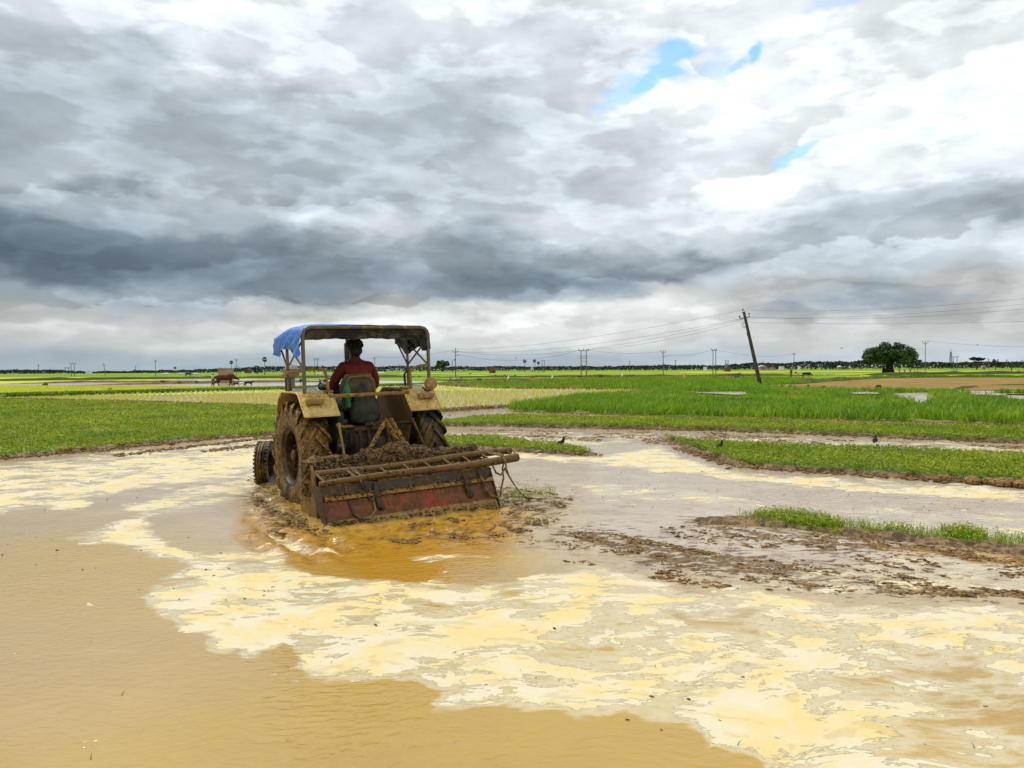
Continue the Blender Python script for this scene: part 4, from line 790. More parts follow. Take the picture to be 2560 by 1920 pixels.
i = np.arange(nu*nv).reshape(nu, nv); F = np.stack([i[:-1, :-1], i[:-1, 1:], i[1:, 1:], i[1:, :-1]], -1).reshape(-1, 4)
tp = mesh_np('tarpaulin', np.array(V), F, M_tarp, T, smooth=True)
# muddy mesh valance sewn behind the rear hoop, and the hem flap on the right post
M_net = m_mud('muddy_shade_net', (.018,.018,.022), .5, rough=.8, light=(.10,.085,.06), mid=(.035,.032,.03), speck=.56, speckscale=60, bdist=.003)
V = []; 
for i in range(41):
    x_ = -.84+1.68*i/40; d_ = .140+.006*math.sin(i*.5)+.003*math.sin(i*1.7)
    for k in range(5): V.append((x_, -.385+.03*k/4+.008*math.sin(i*1.3+k), 2.29-d_*k/4))
i = np.arange(41*5).reshape(41, 5); F = np.stack([i[:-1, :-1], i[:-1, 1:], i[1:, 1:], i[1:, :-1]], -1).reshape(-1, 4)
vo = mesh_np('valance', np.array(V), F, M_net, T, smooth=True)
V = []
for i in range(14):
    for k in range(5): V.append((RX-.005-.10*k/4*(1 if i > 2 else .8), -.41+.012*math.sin(i+k), 2.22-.235*i/13))
i = np.arange(70).reshape(14, 5); F = np.stack([i[:-1, :-1], i[:-1, 1:], i[1:, 1:], i[1:, :-1]], -1).reshape(-1, 4); mesh_np('corner_flap', np.array(V), F, M_net, T, smooth=True)
# three-point linkage
lk = MB().tube([(-.07,-.46,1.05),(-.04,-.95,1.10)], .030, 10, .25, 8); lumpy(lk, .012, 20).build('top_link', M_cake, T)
for s in (-1, 1):
    MB().tube([(s*.24,-.35,1.03),(s*.50,-.58,1.06)], .024, 10).tube([(s*.50,-.58,1.10),(s*.52,-.72,.92),(s*.55,-.90,.66)], [.022,.015,.018], 10).ball((s*.50,-.58,1.08), .035, 10).build('lift_arm', M_rust if s < 0 else M_body, T)
    MB().tube([(s*.28,-.2,.52),(s*.48,-1.0,.58)], .03, 8, .1, 4).build('lower_link', M_body, T)

# ---- rotary tiller
Rv_ = empty('rotary_tiller', mat=TM); tag(Rv_, 'wide mud-caked rotary tiller with a red-streaked rear board hitched behind the tractor', 'tiller')
def thick(path, r, n=14, sub=10, jit=.12): return MB().tube(path, r, n, jit, sub)
lumpy(thick([(-1.05,-1.08,.70),(-.55,-1.09,.695),(-.2,-1.1,.70),(.2,-1.1,.695),(.7,-1.1,.68),(1.04,-1.12,.665),(1.13,-1.14,.71)], [.085,.072,.085,.085,.072,.085,.07]), .022, 12, 3).build('crossbeam', M_cake, Rv_)
gbm = MB().ball((.04,-1.08,.72), (.24,.15,.155), 26, .07).ball((-.28,-1.08,.71), (.22,.11,.11), 18, .1).ball((.30,-1.1,.70), (.20,.11,.11), 18, .1); lumpy(gbm, .02, 14, 5).build('gearbox', M_cake, Rv_)
ma = MB()
for p0, p1 in (((-.05,-.97,1.15),(.10,-1.03,.84)), ((.015,-.98,1.15),(.17,-1.03,.84)), ((-.03,-.97,1.14),(-.27,-1.0,.80))): ma.tube([p0, Vector(p0).lerp(Vector(p1), .5)+Vector((0, 0, .01)), p1], [.024,.026,.030], 9, .22, 9)
ma.tube([(-.26,-1.0,.80),(-.36,-1.02,.78),(-.39,-1.02,.81)], .022, 8, .15, 3).tube([(.0,-1.0,.99),(.10,-1.0,1.0)], .03, 8, .2, 4)
lumpy(ma, .010, 22, 7).build('hitch_mast', m_mud('thick_light_mud', None, rough=.5, light=(.46,.28,.07), mid=(.26,.145,.03), dark=(.04,.02,.006), speck=.54, bscale=55, bdist=.03, bstr=1, speckscale=34), Rv_)
for s in (-1, 1):
    x_ = s*1.06 if s > 0 else -1.075
    pl_ = MB().plate([(-.86,-.02),(-.80,.40),(-.86,.60),(-.95,.72),(-1.10,.76),(-1.24,.70),(-1.34,.56),(-1.38,.40),(-1.40,-.02)], x_-.012, x_+.012); pl_.build('side_plate', M_rust if s < 0 else M_body, Rv_)
ck = MB().plate([(-.92,.35),(-.98,.62),(-1.10,.70),(-1.26,.62),(-1.34,.40)], -1.06, -1.0); ck.tube([(-1.03,-1.1,.35),(-1.03,-1.1,.74)], .13, 14, .12, 8); lumpy(ck, .02, 13, 9).build('chain_case', M_cake, Rv_)
hd = MB(); V = []; pr = [(-.92,.52),(-1.0,.62),(-1.12,.67),(-1.28,.66),(-1.45,.60),(-1.60,.53),(-1.66,.50)]; NX = 60
for i in range(NX+1):
    x_ = -1.06+2.10*i/NX
    for (y_, z_) in pr: V.append((x_, y_, z_))
F = [(i*7+k, i*7+k+1, i*7+k+8, i*7+k+7) for i in range(NX) for k in range(6)]; hd.add(V, F); lumpy(hd, .018, 10, 11).build('hood', M_cake, Rv_)
# rear board: upper dark lip, ledge, main panel, toe plate
def board(y0, z0, y1, z1, x0=-1.13, x1=1.0, th=.012): 
    return MB().plate([(y0, z0), (y0-th, z0), (y1-th, z1), (y1, z1)], x0, x1)
rb_ = board(-1.68,.515,-1.72,.415).build('board_lip', M_body, Rv_)
lg = MB(); V = []; NX = 70
for i in range(NX+1):
    x_ = -1.12+2.11*i/NX; k_ = random.random()*.010
    for (y_, z_) in ((-1.72,.418),(-1.765-k_,.405+k_),(-1.775-k_,.375),(-1.735,.362)): V.append((x_, y_, z_))
lg.add(V, [(i*4+k, i*4+k+1, i*4+k+5, i*4+k+4) for i in range(NX) for k in range(3)]); lg.build('board_ledge', M_rust, Rv_)
MB().plate([(-1.725,.40),(-1.737,.40),(-1.852,.152),(-1.838,.152)], -1.13, .985).build('rear_board', M_board, Rv_)
MB().plate([(-1.838,.160),(-1.850,.168),(-1.935,.062),(-1.92,.055)], -1.02, .97).build('toe_plate', M_rust, Rv_)
MB().tube([(-.98,-1.925,.052),(.0,-1.927,.052),(.96,-1.928,.052)], .014, 8).build('toe_edge', M_black, Rv_)
MB().plate([(-1.38,.50),(-1.70,.52),(-1.93,.05),(-1.80,.05)], .985, .999).build('board_gusset', M_body, Rv_)
MB().plate([(-1.38,.50),(-1.70,.52),(-1.86,.12),(-1.80,.05)], -1.145, -1.132).build('board_gusset', M_body, Rv_)
for x_ in (-.52,.62):
    lt = MB(); lt.tube([(x_,-1.70,.50),(x_,-1.735,.44),(x_-.01,-1.79,.33),(x_,-1.83,.24)], [.022,.036,.03,.022], 9, .25, 5).ball((x_,-1.77,.38), (.05,.045,.05), 12, .2).ball((x_+.02,-1.83,.25), (.035,.03,.04), 10, .2)
    lumpy(lt, .008, 20).build('board_hinge', M_body, Rv_)
cak = np.concatenate([np.stack([RNG.uniform(-1.12, .98, 900), -1.725-RNG.uniform(0, .05, 900), RNG.uniform(.36, .43, 900)], -1), np.stack([RNG.uniform(-1.1, .95, 700), -1.86-RNG.uniform(0, .08, 700), np.full(700, .135)-RNG.uniform(0, .07, 700)], -1), np.stack([RNG.uniform(-1.05, 1.1, 2600), RNG.uniform(-1.62, -1.0, 2600), np.full(2600, .68)], -1), np.stack([RNG.normal(-.98, .10, 300), -1.9+RNG.normal(0, .05, 300), RNG.uniform(.05, .16, 300)], -1)])
yy = cak[:, 1]; mk = cak[:, 2] == .68; cak[mk, 2] = np.interp(-yy[mk], [1.0, 1.12, 1.28, 1.62], [.655, .69, .68, .54])+RNG.uniform(-.005, .02, mk.sum())
t7 = cak[:, 2] < .136; cak[t7, 1] = -1.86-(.145-cak[t7, 2])*.95
clods('caked_clods', cak, 0, .003, .017, None, .8, 31, M_cake, Rv_, 2)

# ---- wooden ladder lying across the tiller
Ld = empty('ladder', mat=TM); tag(Ld, 'muddy wooden ladder of two poles lying crosswise on the tiller', 'ladder')
M_pole = m_mud('muddy_bamboo', (.15,.08,.022), .48, rough=.55, scale=7, light=(.24,.13,.03), mid=(.10,.052,.011), dark=(.022,.011,.003), speck=.53, bdist=.008)
def rail(p0, p1, r0, r1, seed):
    a, c = Vector(p0), Vector(p1); pts = [a.lerp(c, k/8)+Vector((0, .012*math.sin(k*1.3+seed), .010*math.sin(k*.9+seed*2))) for k in range(9)]
    return MB().tube(pts, [r0+(r1-r0)*k/8 for k in range(9)], 12, .07, 5)
rail((-1.10,-1.42,.618),(1.47,-1.42,.665), .036, .044, 1).build('rail', M_pole, Ld)
rail((-1.14,-1.67,.552),(1.42,-1.67,.600), .030, .052, 3).build('rail', M_pole, Ld)
for i, x_ in enumerate([-1.10,-.74,-.66,-.36,-.07,.20,.47,.74,1.01,1.24,1.38]):
    w_q = .040 if i in (1,) else .024
    zr = lambda x, a: a+(x+1.1)*.018
    MB().box((x_+.01,-1.545,zr(x_,.600)), (w_q,.30,.020), Matrix.Rotation(rad(14), 3, 'X'), bev=.004).build('rung', M_pole, Ld)
# ---- ropes and wire
M_rope = m_mud('muddy_rope', (.05,.035,.02), .5, rough=.6, light=(.30,.19,.07), mid=(.12,.07,.025), speck=.6, bdist=.004)
def rope(paths, lab, r=.010):
    e = MB()
    for p in paths: e.tube(p, r, 7, .12, 5)
    o = e.build('rope', M_rope); o.matrix_world = TM; return tag(o, lab, 'rope', 'ropes tied round the ladder')
rope([[(-.86,-1.70,.50),(-.86,-1.76,.36),(-.83,-1.84,.22),(-.76,-1.88,.16),(-.66,-1.88,.155),(-.58,-1.85,.22),(-.57,-1.78,.33),(-.60,-1.74,.46)]], 'muddy rope hanging in a wide loop on the left of the rear board', .013)
rope([[(-.70,-1.40,.66),(-.69,-1.55,.62),(-.67,-1.70,.60),(-.64,-1.74,.50),(-.635,-1.77,.38),(-.60,-1.80,.33),(-.56,-1.78,.36)],[(-.72,-1.40,.655),(-.72,-1.55,.60),(-.69,-1.71,.56),(-.66,-1.74,.45)]], 'muddy strap wound over both ladder poles near their left end', .012)
rope([[(.80,-1.73,.52),(.83,-1.78,.40),(.86,-1.84,.26),(.92,-1.87,.20),(.99,-1.86,.185)]], 'dark rope sagging against the right end of the rear board', .013)
rope([[(1.08,-1.38,.70),(1.13,-1.55,.66),(1.17,-1.69,.655),(1.18,-1.74,.60),(1.16,-1.72,.50),(1.17,-1.72,.38),(1.12,-1.74,.26),(1.08,-1.78,.17)],[(1.15,-1.38,.70),(1.17,-1.55,.665),(1.19,-1.69,.66),(1.19,-1.75,.58),(1.20,-1.74,.45)],[(1.02,-1.70,.56),(1.05,-1.74,.46),(1.12,-1.74,.42),(1.19,-1.73,.50)]], 'knotted black rope binding the right end of the ladder poles', .011)
rope([[(1.20,-1.73,.52),(1.24,-1.74,.40),(1.32,-1.78,.24),(1.41,-1.84,.12),(1.52,-1.88,.10),(1.60,-1.90,.09)],[(1.20,-1.73,.46),(1.26,-1.76,.34),(1.35,-1.82,.18),(1.44,-1.88,.10)]], 'loose rope end trailing from the ladder down into the mud', .008)

# ---- bag and bottle on the seat back
M_bag = m_plain('grey_green_canvas', (.045,.045,.025), .85, .45, 9, 0, .7)
bg_ = MB(); V = []; lv = [(1.585,.03,.03),(1.56,.045,.035),(1.53,.035,.03),(1.48,.075,.05),(1.42,.13,.08),(1.34,.165,.10),(1.24,.185,.115),(1.14,.195,.115),(1.08,.17,.10),(1.045,.10,.06)]
for zq, a_, c_q in lv:
    for k in range(20): t_ = 2*math.pi*k/20; f_ = 1+.07*math.sin(3*t_+zq*20)+.05*math.sin(7*t_+zq*31); V.append((-.015+a_*math.cos(t_)*f_+(1.5-zq)*.03, -.24+c_q*math.sin(t_)*f_, zq))
bg_.add(V, [(i*20+k, i*20+(k+1) % 20, i*20+20+(k+1) % 20, i*20+20+k) for i in range(9) for k in range(20)]+[tuple(range(20)), tuple(reversed(range(180, 200)))])
bo = bg_.build('sack', M_bag, angle=80); bo.matrix_world = TM; tag(bo, 'grey-green cloth sack with a knotted neck hung on the back of the seat', 'sack')
m, t, b = newmat('green_bottle_plastic'); b.inputs['Base Color'].default_value = (.015,.22,.06,1); b.inputs['Roughness'].default_value = .12; b.inputs['Transmission Weight'].default_value = .35; b.inputs['IOR'].default_value = 1.4; M_bot = m
bt = empty('bottle', mat=TM @ Matrix.Translation((-.245,-.235,1.265))); tag(bt, 'green plastic drink bottle strapped upright beside the sack', 'bottle')
MB().lathe([(0,.0001),(0,.035),(.01,.050),(.06,.053),(.10,.049),(.12,.053),(.20,.054),(.24,.048),(.29,.026),(.325,.014),(.335,.014)], 24, 'z').build('bottle_body', M_bot, bt)
MB().lathe([(.333,.016),(.36,.016),(.362,.0001)], 16, 'z').build('cap', m_plain('green_cap', (.01,.10,.03), .4), bt)
MB().tube([(-.05,-.052,.19),(0,-.058,.188),(.05,-.052,.19)], .004, 6).build('strap', m_plain('white_cord', (.5,.5,.42), .6), bt)

# ================================================================== PEOPLE AND ANIMALS
def skin(name, verts, edges, radii, mat, parent=None, root=0, sub=1, mtx=None):
    """one continuous surface grown round a skeleton"""
    me = bpy.data.meshes.new(name); me.from_pydata([tuple(v) for v in verts], edges, []); me.materials.append(mat)
    o = bpy.data.objects.new(name, me); COL.objects.link(o)
    if parent is not None: o.parent = parent
    md = o.modifiers.new('skin', 'SKIN'); md.use_smooth_shade = True
    if not me.skin_vertices: return o
    for i, r in enumerate(radii):
        r = r if hasattr(r, '__len__') else (r, r); me.skin_vertices[0].data[i].radius = r; me.skin_vertices[0].data[i].use_root = (i == root)
    if sub: sm = o.modifiers.new('sub', 'SUBSURF'); sm.levels = sub; sm.render_levels = sub
    return o
M_skin = m_plain('brown_skin', (.10,.045,.022), .5, .15); M_hair = m_plain('black_hair', (.004,.0035,.0035), .55, .4, 30, 0, .8)
m, t, b = newmat('dark_red_shirt_cloth'); oc = t.new('ShaderNodeTexCoord').outputs['Object']
t.put(b.inputs['Base Color'], t.mix(t.ss(t.noise(oc, 5, 5, .6), .35, .65), (.10,.005,.003), (.19,.011,.005))); b.inputs['Roughness'].default_value = .8
bump(t, b, t.math('ADD', t.noise(t.scl(oc, (1, 1, .35)), 9, 4, .55, 1.2), t.math('MULTIPLY', t.noise(oc, 3.5, 4, .5, 1), 1.4)), .9, .03); M_shirt = m
M_trou = m_plain('dark_blue_trousers', (.02,.03,.07), .8, .3)
D = empty('person', mat=TM); tag(D, 'driver with curly black hair and dark red shirt sitting on the muddy tractor', 'person')
cxd = .03
bv = [(cxd,.12,1.30),(cxd,.10,1.48),(cxd,.10,1.68),(cxd,.12,1.82),(cxd,.14,1.90),(cxd,.16,1.96),(cxd,.175,2.03),(cxd,.175,2.10),(cxd,.17,2.145)]
be = [(i, i+1) for i in range(8)]; br = [.15,.14,.16,.11,.058,.058,.085,.085,.05]
def chain(bv, be, br, start, pts, rs):
    p = start
    for q, r in zip(pts, rs): bv.append(q); br.append(r); be.append((p, len(bv)-1)); p = len(bv)-1
    return p
for s in (-1, 1):
    wx_ = -.10+s*.19
    e_ = chain(bv, be, br, 3, [(cxd+s*.17,.13,1.80),(cxd+s*.235,.16,1.66),(cxd+s*.27,.27,1.53),(wx_+s*.03,.44,1.56),(wx_,.56,1.60)], [.065,.05,.042,.032,.024])
    hd_ = chain(bv, be, br, e_, [(wx_-s*.008,.61,1.615)], [.024])
    for k in range(4): chain(bv, be, br, hd_, [(wx_-s*.022+s*.0,.645+.004*k,1.622-.016*k),(wx_-s*.012,.672,1.612-.016*k),(wx_+s*.010,.672-.003*k,1.600-.014*k)], [.009,.0085,.007])
    chain(bv, be, br, hd_, [(wx_+s*.022,.622,1.630),(wx_+s*.018,.650,1.634)], [.010,.008])
    chain(bv, be, br, 0, [(cxd+s*.10,.16,1.27),(cxd+s*.17,.52,1.33),(cxd+s*.19,.66,1.14),(cxd+s*.19,.74,.99),(cxd+s*.19,.86,.97)], [.085,.065,.05,.038,.035])
# face: nose, brow, chin, ears
chain(bv, be, br, 6, [(cxd,.265,2.035)], [.018]); chain(bv, be, br, 5, [(cxd,.235,1.965)], [.030])
skin('body', bv, be, br, M_skin, D, 0, 1)
for s in (-1, 1): MB().ball((cxd+s*.088,.175,2.04), (.014,.022,.034), 10).build('ear', M_skin, D)
for s in (-1, 1): MB().ball((cxd+s*.032,.262,2.055), (.013,.010,.009), 8).build('eye', m_plain('eye_white', (.6,.58,.55), .3) if s < 0 else bpy.data.materials['eye_white'], D)
sv = [(cxd,.12,1.34),(cxd,.09,1.50),(cxd,.09,1.68),(cxd,.11,1.79),(cxd,.13,1.868)]; se_ = [(0,1),(1,2),(2,3),(3,4)]; sr = [(.20,.15),(.20,.155),(.215,.15),(.165,.115),(.074,.070)]
for s in (-1, 1): chain(sv, se_, sr, 3, [(cxd+s*.185,.125,1.785),(cxd+s*.27,.155,1.665),(cxd+s*.305,.22,1.51),(cxd+s*.245,.36,1.53),(-.10+s*.215,.48,1.575)], [.086,.078,.064,.056,.042])
skin('shirt', sv, se_, sr, M_shirt, D, 0, 2)
tv = [(cxd,.12,1.28)]; te = []; tr_ = [.17]
for s in (-1, 1): chain(tv, te, tr_, 0, [(cxd+s*.11,.18,1.27),(cxd+s*.18,.52,1.335),(cxd+s*.195,.66,1.14),(cxd+s*.195,.73,1.02)], [.10,.08,.065,.052])
skin('trousers', tv, te, tr_, M_trou, D, 0, 1)
hb_ = MB().ball((cxd,.155,2.085), (.103,.112,.098), 28, .05).ball((cxd,.115,2.015), (.092,.080,.088), 24, .06)
for k in range(150):
    th, ph = random.uniform(0, 6.28), math.acos(random.uniform(-.25, 1)); c = (cxd+.100*math.sin(ph)*math.cos(th), .145+.108*math.sin(ph)*math.sin(th), 2.08+.095*math.cos(ph))
    if c[1] < .22 or c[2] > 2.12: hb_.ball(c, random.uniform(.012, .022), 6, .2)
hb_.build('hair', M_hair, D)

def standing(loc, h, rz, top, bottom, label, group=None, bend=0, cloth='shirt', step=.12, turban=None, arms=((.05,.12),(.1,.10))):
    """walking or standing figure, 1.0 unit tall before scaling"""
    o = empty('person', loc, rz); o.scale = (h, h, h); tag(o, label, 'person', group)
    B_ = Matrix.Rotation(-bend, 3, 'X'); hip = Vector((0, 0, .50)); up_ = lambda p: hip+B_@(Vector(p)-hip)
    v = [(0,0,.50), up_((0,0,.62)), up_((0,0,.74)), up_((0,0,.82)), up_((0,.005,.87)), up_((0,.01,.92)), up_((0,.01,.965))]; e = [(i, i+1) for i in range(6)]; r = [.085,.075,.085,.055,.034,.050,.036]
    for s in (-1, 1):
        chain(v, e, r, 3, [up_((s*.10,0,.805)), up_((s*.135,arms[0][0]*s*.5,.66)), up_((s*.14,arms[0][1]+s*.03,.53)), up_((s*.135,arms[0][1]+.03,.47))], [.036,.027,.021,.016])
        chain(v, e, r, 0, [(s*.05,0,.47),(s*.055,step*.5*s+.02,.27),(s*.055,step*s*.9-.01,.05),(s*.055,step*s*.9+.06,.02)], [.058,.042,.026,.022])
    skin('body', v, e, r, M_skin, o, 0, 1)
    v = [(0,0,.47), up_((0,0,.60)), up_((0,0,.74)), up_((0,0,.81))]; e = [(0,1),(1,2),(2,3)]; r = [(.105,.085),(.095,.078),(.105,.075),(.062,.05)]
    for s in (-1, 1): chain(v, e, r, 3, [up_((s*.10,0,.80)), up_((s*.137,arms[0][0]*s*.4,.67))], [.046,.038])
    skin('shirt', v, e, r, top, o, 0, 1)
    if bottom:
        m_ = MB().lathe([(.10,.085),(.12,.095),(.30,.10),(.45,.105),(.52,.10)], 14, 'z'); m_.v = [(a*1.0, b_*.85, c+(.01*math.sin(a*60))) for a, b_, c in m_.v]; m_.build('wrap', bottom, o)
    q = up_((0,.0,.945)); MB().ball(q, (.050,.054,.045), 12, .05).build('hair' if not turban else 'turban', turban or M_hair, o)
    return o
M_white = m_plain('white_cloth', (.75,.72,.64), .8, .1); M_maroon = m_plain('maroon_cloth', (.16,.02,.025), .8, .3); M_ochre = m_plain('ochre_cloth', (.5,.25,.12), .8, .2); M_dkcl = m_plain('dark_cloth', (.03,.025,.03), .8, .3); M_tan = m_plain('tan_cloth', (.35,.26,.14), .8, .2)
p, hh = spot(537, 925.5, 968); standing((p[0]-.02, p[1]-.5, -.08), 1.60, rad(-88), M_white, None, 'man in pale clothes with white head cloth walking close behind the brown bull', turban=M_white)
p, _ = spot(1978, 922, 945.5); standing((p[0], p[1], -.08), 1.55, rad(20), M_maroon, m_plain('red_sari', (.25,.04,.06), .8, .4), 'person in maroon clothes standing on the bund between the leaning pole and the big tree')
p, _ = spot(2529, 917.5, 931); standing((p[0], p[1], -.08), 1.55, rad(60), M_dkcl, None, 'person in dark clothes standing in the green field at the far right beside a bush', step=.02)
for k, (x_, lab) in enumerate([(2249,'person in a red top resting in the grass, nearest to the big tree'), (2262,'person in a white top resting in the grass between two others by the big tree'), (2275,'person in dark clothes bending in the grass, farthest from the big tree trunk')]):
    p, _ = spot(x_, 924, 931.5); standing((p[0], p[1], -.42), 1.45, rad(90+k*50), [M_maroon, M_white, M_dkcl][k], None, lab, 'people resting by the big tree', .35)
def quadruped(name, cat, loc, L, rz, mat, label, group=None, hump=0, horns=True, graze=0, legphase=(.16,-.10,-.14,.12), tailm=None, hmul=1.0, extra=None):
    """side-on walker, body length 1.0 along +x before scaling; deep chest, jointed legs"""
    o = empty(name, loc, rz); o.scale = (L, L, L*hmul); tag(o, label, cat, group)
    hz = (.80 if not hump else .60)-.30*graze
    v = [(-.02,0,.62),(-.22,0,.64),(-.40,0,.66),(-.50,0,.64),(.20,0,.62),(.38,0,.63),(.50,0,.70+.06*hump),(.62,0,hz-.02),(.70,0,hz+.02),(.80,0,hz-.07),(.88,0,hz-.13)]
    e = [(0,1),(1,2),(2,3),(0,4),(4,5),(5,6),(6,7),(7,8),(8,9),(9,10)]; r = [(.145,.185),(.14,.175),(.13,.165),(.085,.10),(.15,.195),(.125,.19),(.085,.13),(.070,.10),(.066,.075),(.048,.055),(.038,.040)]
    if hump: v.append((.34,0,.845)); r.append((.07,.09)); e.append((5, len(v)-1))
    for i, s in enumerate((-1, 1)):
        q = legphase[i]; chain(v, e, r, 5, [(.37+q*.1,s*.085,.46),(.37+q*.6,s*.085,.27),(.37+q*.95-.02,s*.085,.12),(.37+q+.01,s*.085,.02)], [.062,.038,.026,.030])
        q = legphase[2+i]; chain(v, e, r, 2, [(-.36+q*.2+.05,s*.085,.44),(-.47+q*.6,s*.085,.28),(-.43+q*.9,s*.085,.12),(-.40+q,s*.085,.02)], [.080,.040,.026,.030])
    for s in (-1, 1): chain(v, e, r, 8, [(.66,s*.10,hz+.03)], [.020])
    chain(v, e, r, 3, [(-.56,0,.62),(-.58,.0,.42),(-.575,.01,.30)], [.022,.014,.022])
    skin('body', v, e, r, mat, o, 0, 1)
    if horns:
        for s in (-1, 1): MB().tube([(.70,s*.035,hz+.07),(.69,s*.075,hz+.12),(.72,s*.085,hz+.18)], [.016,.012,.004], 6, 0, 3).build('horn', M_black, o)
    return o
M_bull = m_plain('red_brown_hide', (.075,.016,.006), .95, .45, 3); M_goatb = m_plain('black_hide', (.012,.011,.010), .7, .3); M_goatw = m_plain('white_hide', (.75,.72,.66), .8, .1)
p, _ = spot(565, 937, 968.5); quadruped('bull', 'bull', (p[0]-.18, p[1], -.04), 1.74, 0, M_bull, 'red-brown humped bull walking right along the bund at the left', hump=1, hmul=.94)
for x_, L_, mt, lab, rz in [(591,.62,M_goatb,'small black goat directly in front of the bull',0), (606,.66,M_goatw,'small white goat between two black goats',0), (621,.80,M_goatb,'black goat leading the little file in front of the bull',0)]:
    p, _ = spot(x_, 950, 967); quadruped('goat', 'goat', (p[0], p[1], -.02), L_, rz, mt, lab, 'goats walking in front of the bull', horns=False, graze=.1, hmul=.95)
for k, (x_, y_, L_, mt, rz, lab) in enumerate([(413,942,1.5,M_goatw,.3,'pale cow leftmost of the cattle far behind the flooded field'), (455,942,1.5,M_goatw,2.9,'pale cow second from the left far behind the flooded field'), (470,942,1.5,M_goatb,.1,'dark cow among the pale ones far behind the flooded field'), (491,942,1.3,M_goatw,3.0,'pale cow nearest to the bull far behind the flooded field'),
        (797,941.5,1.3,M_goatw,.2,'white cow grazing under the twin poles seen through the canopy'), (952,940.5,1.4,M_goatw,0,'white cow grazing just right of the driver'), (757,959,.8,M_goatb,2.8,'black goat between the left canopy posts'), (2016,944.5,1.15,M_goatb,0,'black and white goat beside the parked bicycle')]):
    p, _ = spot(x_, y_-8, y_); quadruped('cow' if 'cow' in lab else 'goat', 'cow' if 'cow' in lab else 'goat', (p[0], p[1], -.05), L_, rz, mt, lab, 'cattle scattered over the far fields' if 'cow' in lab else None, horns=False, graze=1)
# crows
M_crow = m_plain('black_feathers', (.008,.007,.007), .9, .3); M_white_f = m_plain('white_feathers', (.8,.8,.78), .7, .05)
def crow(loc, rz, label, tilt=.35, s=1.0, mt=M_crow, group='crows on the strips', cat='crow', name='crow'):
    o = empty(name, loc, rz); o.scale = (s, s, s); tag(o, label, cat, group)
    R_ = Matrix.Rotation(-tilt, 3, 'Y'); T3 = lambda p: R_@Vector(p)+Vector((0, 0, .10))
    v = [T3(q) for q in ((-.10,0,-.005),(-.05,0,0),(.03,0,.01),(.085,0,.035),(.105,0,.075),(.125,0,.085))]; skin('body', v, [(i, i+1) for i in range(5)], [.018,.040,.048,.030,.024,.020], mt, o, 0, 1)
    MB().tube([T3((.14,0,.083)), T3((.19,0,.070))], [.011,.002], 6).build('beak', M_black, o)
    MB().plate([(-.20,-.010),(-.08,-.012),(-.06,.018),(-.20,.002)], -.022, .022, 'y').build('tail', mt, o).rotation_euler = (0, -tilt, 0)
    o.children[-1].location = (0, 0, .10)
    for s_ in (-1, 1):
        w = MB(); w.ball((-.02,s_*.040,.012), (.085,.012,.034), 12); w.build('wing', mt, o).rotation_euler = (0, -tilt, 0); o.children[-1].location = (0, 0, .10)
        MB().tube([(.01,s_*.018,.07),(.0,s_*.02,.03),(.005,s_*.02,.0),(.03,s_*.02,-.005)], .004, 5).build('leg', M_black, o)
    return o
for x_, y_, rz, s_, lab in [(1404,1122,.5,.95,'black crow standing upright on the tip of the short strip behind the machine'), (1798,1133,.15,.95,'black crow at the left end of the wide green strip'), (2188,1116,1.0,.95,'black crow crouching on the mud row between two green strips')]:
    p = at(x_, y_); crow((p[0], p[1], .03), rz, lab, .5 if x_ != 2188 else .15, s_)
for x_, y_, lab in [(1271,951,'white egret on the brown bund, leftmost of three'), (1381,949,'white egret on the bund under the wires, middle of three'), (1556,942,'white egret near the thin pole, rightmost of three')]:
    p = at(x_, y_); crow((p[0], p[1], .1), .4, lab, .9, 2.6, M_white_f, 'egrets in the far fields', 'egret', 'egret')
def flying(px, py, Yd, span, rz, label, lift=.25, bank=0):
    zc = CAM_H+(hy(px)-py)*Yd/FPX; o = empty('flying_bird', (xz(px, Yd), Yd, zc), rz); o.rotation_euler = (bank, 0, rz); o.scale = (span, span, span); tag(o, label, 'bird', 'birds in the air')
    skin('body', [(-.30,0,0),(-.1,0,0),(.1,0,.01),(.22,0,.02),(.30,0,.01)], [(0,1),(1,2),(2,3),(3,4)], [(.05,.012),.05,.055,.035,.008], M_crow, o, 0, 1)
    for s in (-1, 1):
        V = [(.12,s*.03,.02),(.16,s*.25,.5*lift),(.05,s*.52,lift),(-.06,s*.50,lift*.9),(-.05,s*.26,.45*lift),(-.10,s*.03,.01)]
        V2 = [(a, b_, c-.018) for a, b_, c in V]
        MB().add(V+V2, [(0,1,4,5),(1,2,3,4),(6,11,10,7),(7,10,9,8)]+[(i, (i+1) % 6, (i+1) % 6+6, i+6) for i in range(6)]).build('wing', M_crow, o)
for a in [(1291,897,60,.24,.8,'dark bird flying just left of the lone palm',.3,.5), (1385,891,75,.17,2,'small dark bird flying between the palms and the big twin pole',-.2,.4), (1446,896,90,.15,.3,'tiny bird flying close to the left post of the big twin pole'), (1474,893,90,.13,.9,'tiny bird just right of the big twin pole'),
          (1651,902,90,.16,1.6,'tiny bird left of the forked pole in the middle distance'), (1774,895,95,.14,.2,'tiny bird left of the slim twin pole'), (1796,894,95,.16,2.5,'tiny bird right of the slim twin pole'), (2104,871,80,.40,0,'bird gliding left of the big tree'),
          (2139,836,80,.16,0,'highest tiny bird, above the left edge of the big tree'), (2444,862,80,.26,0,'bird gliding near the wire at the far right'), (1917,1024,32,.46,.3,'dark bird skimming low over the tall grass',.12)]: flying(*a)

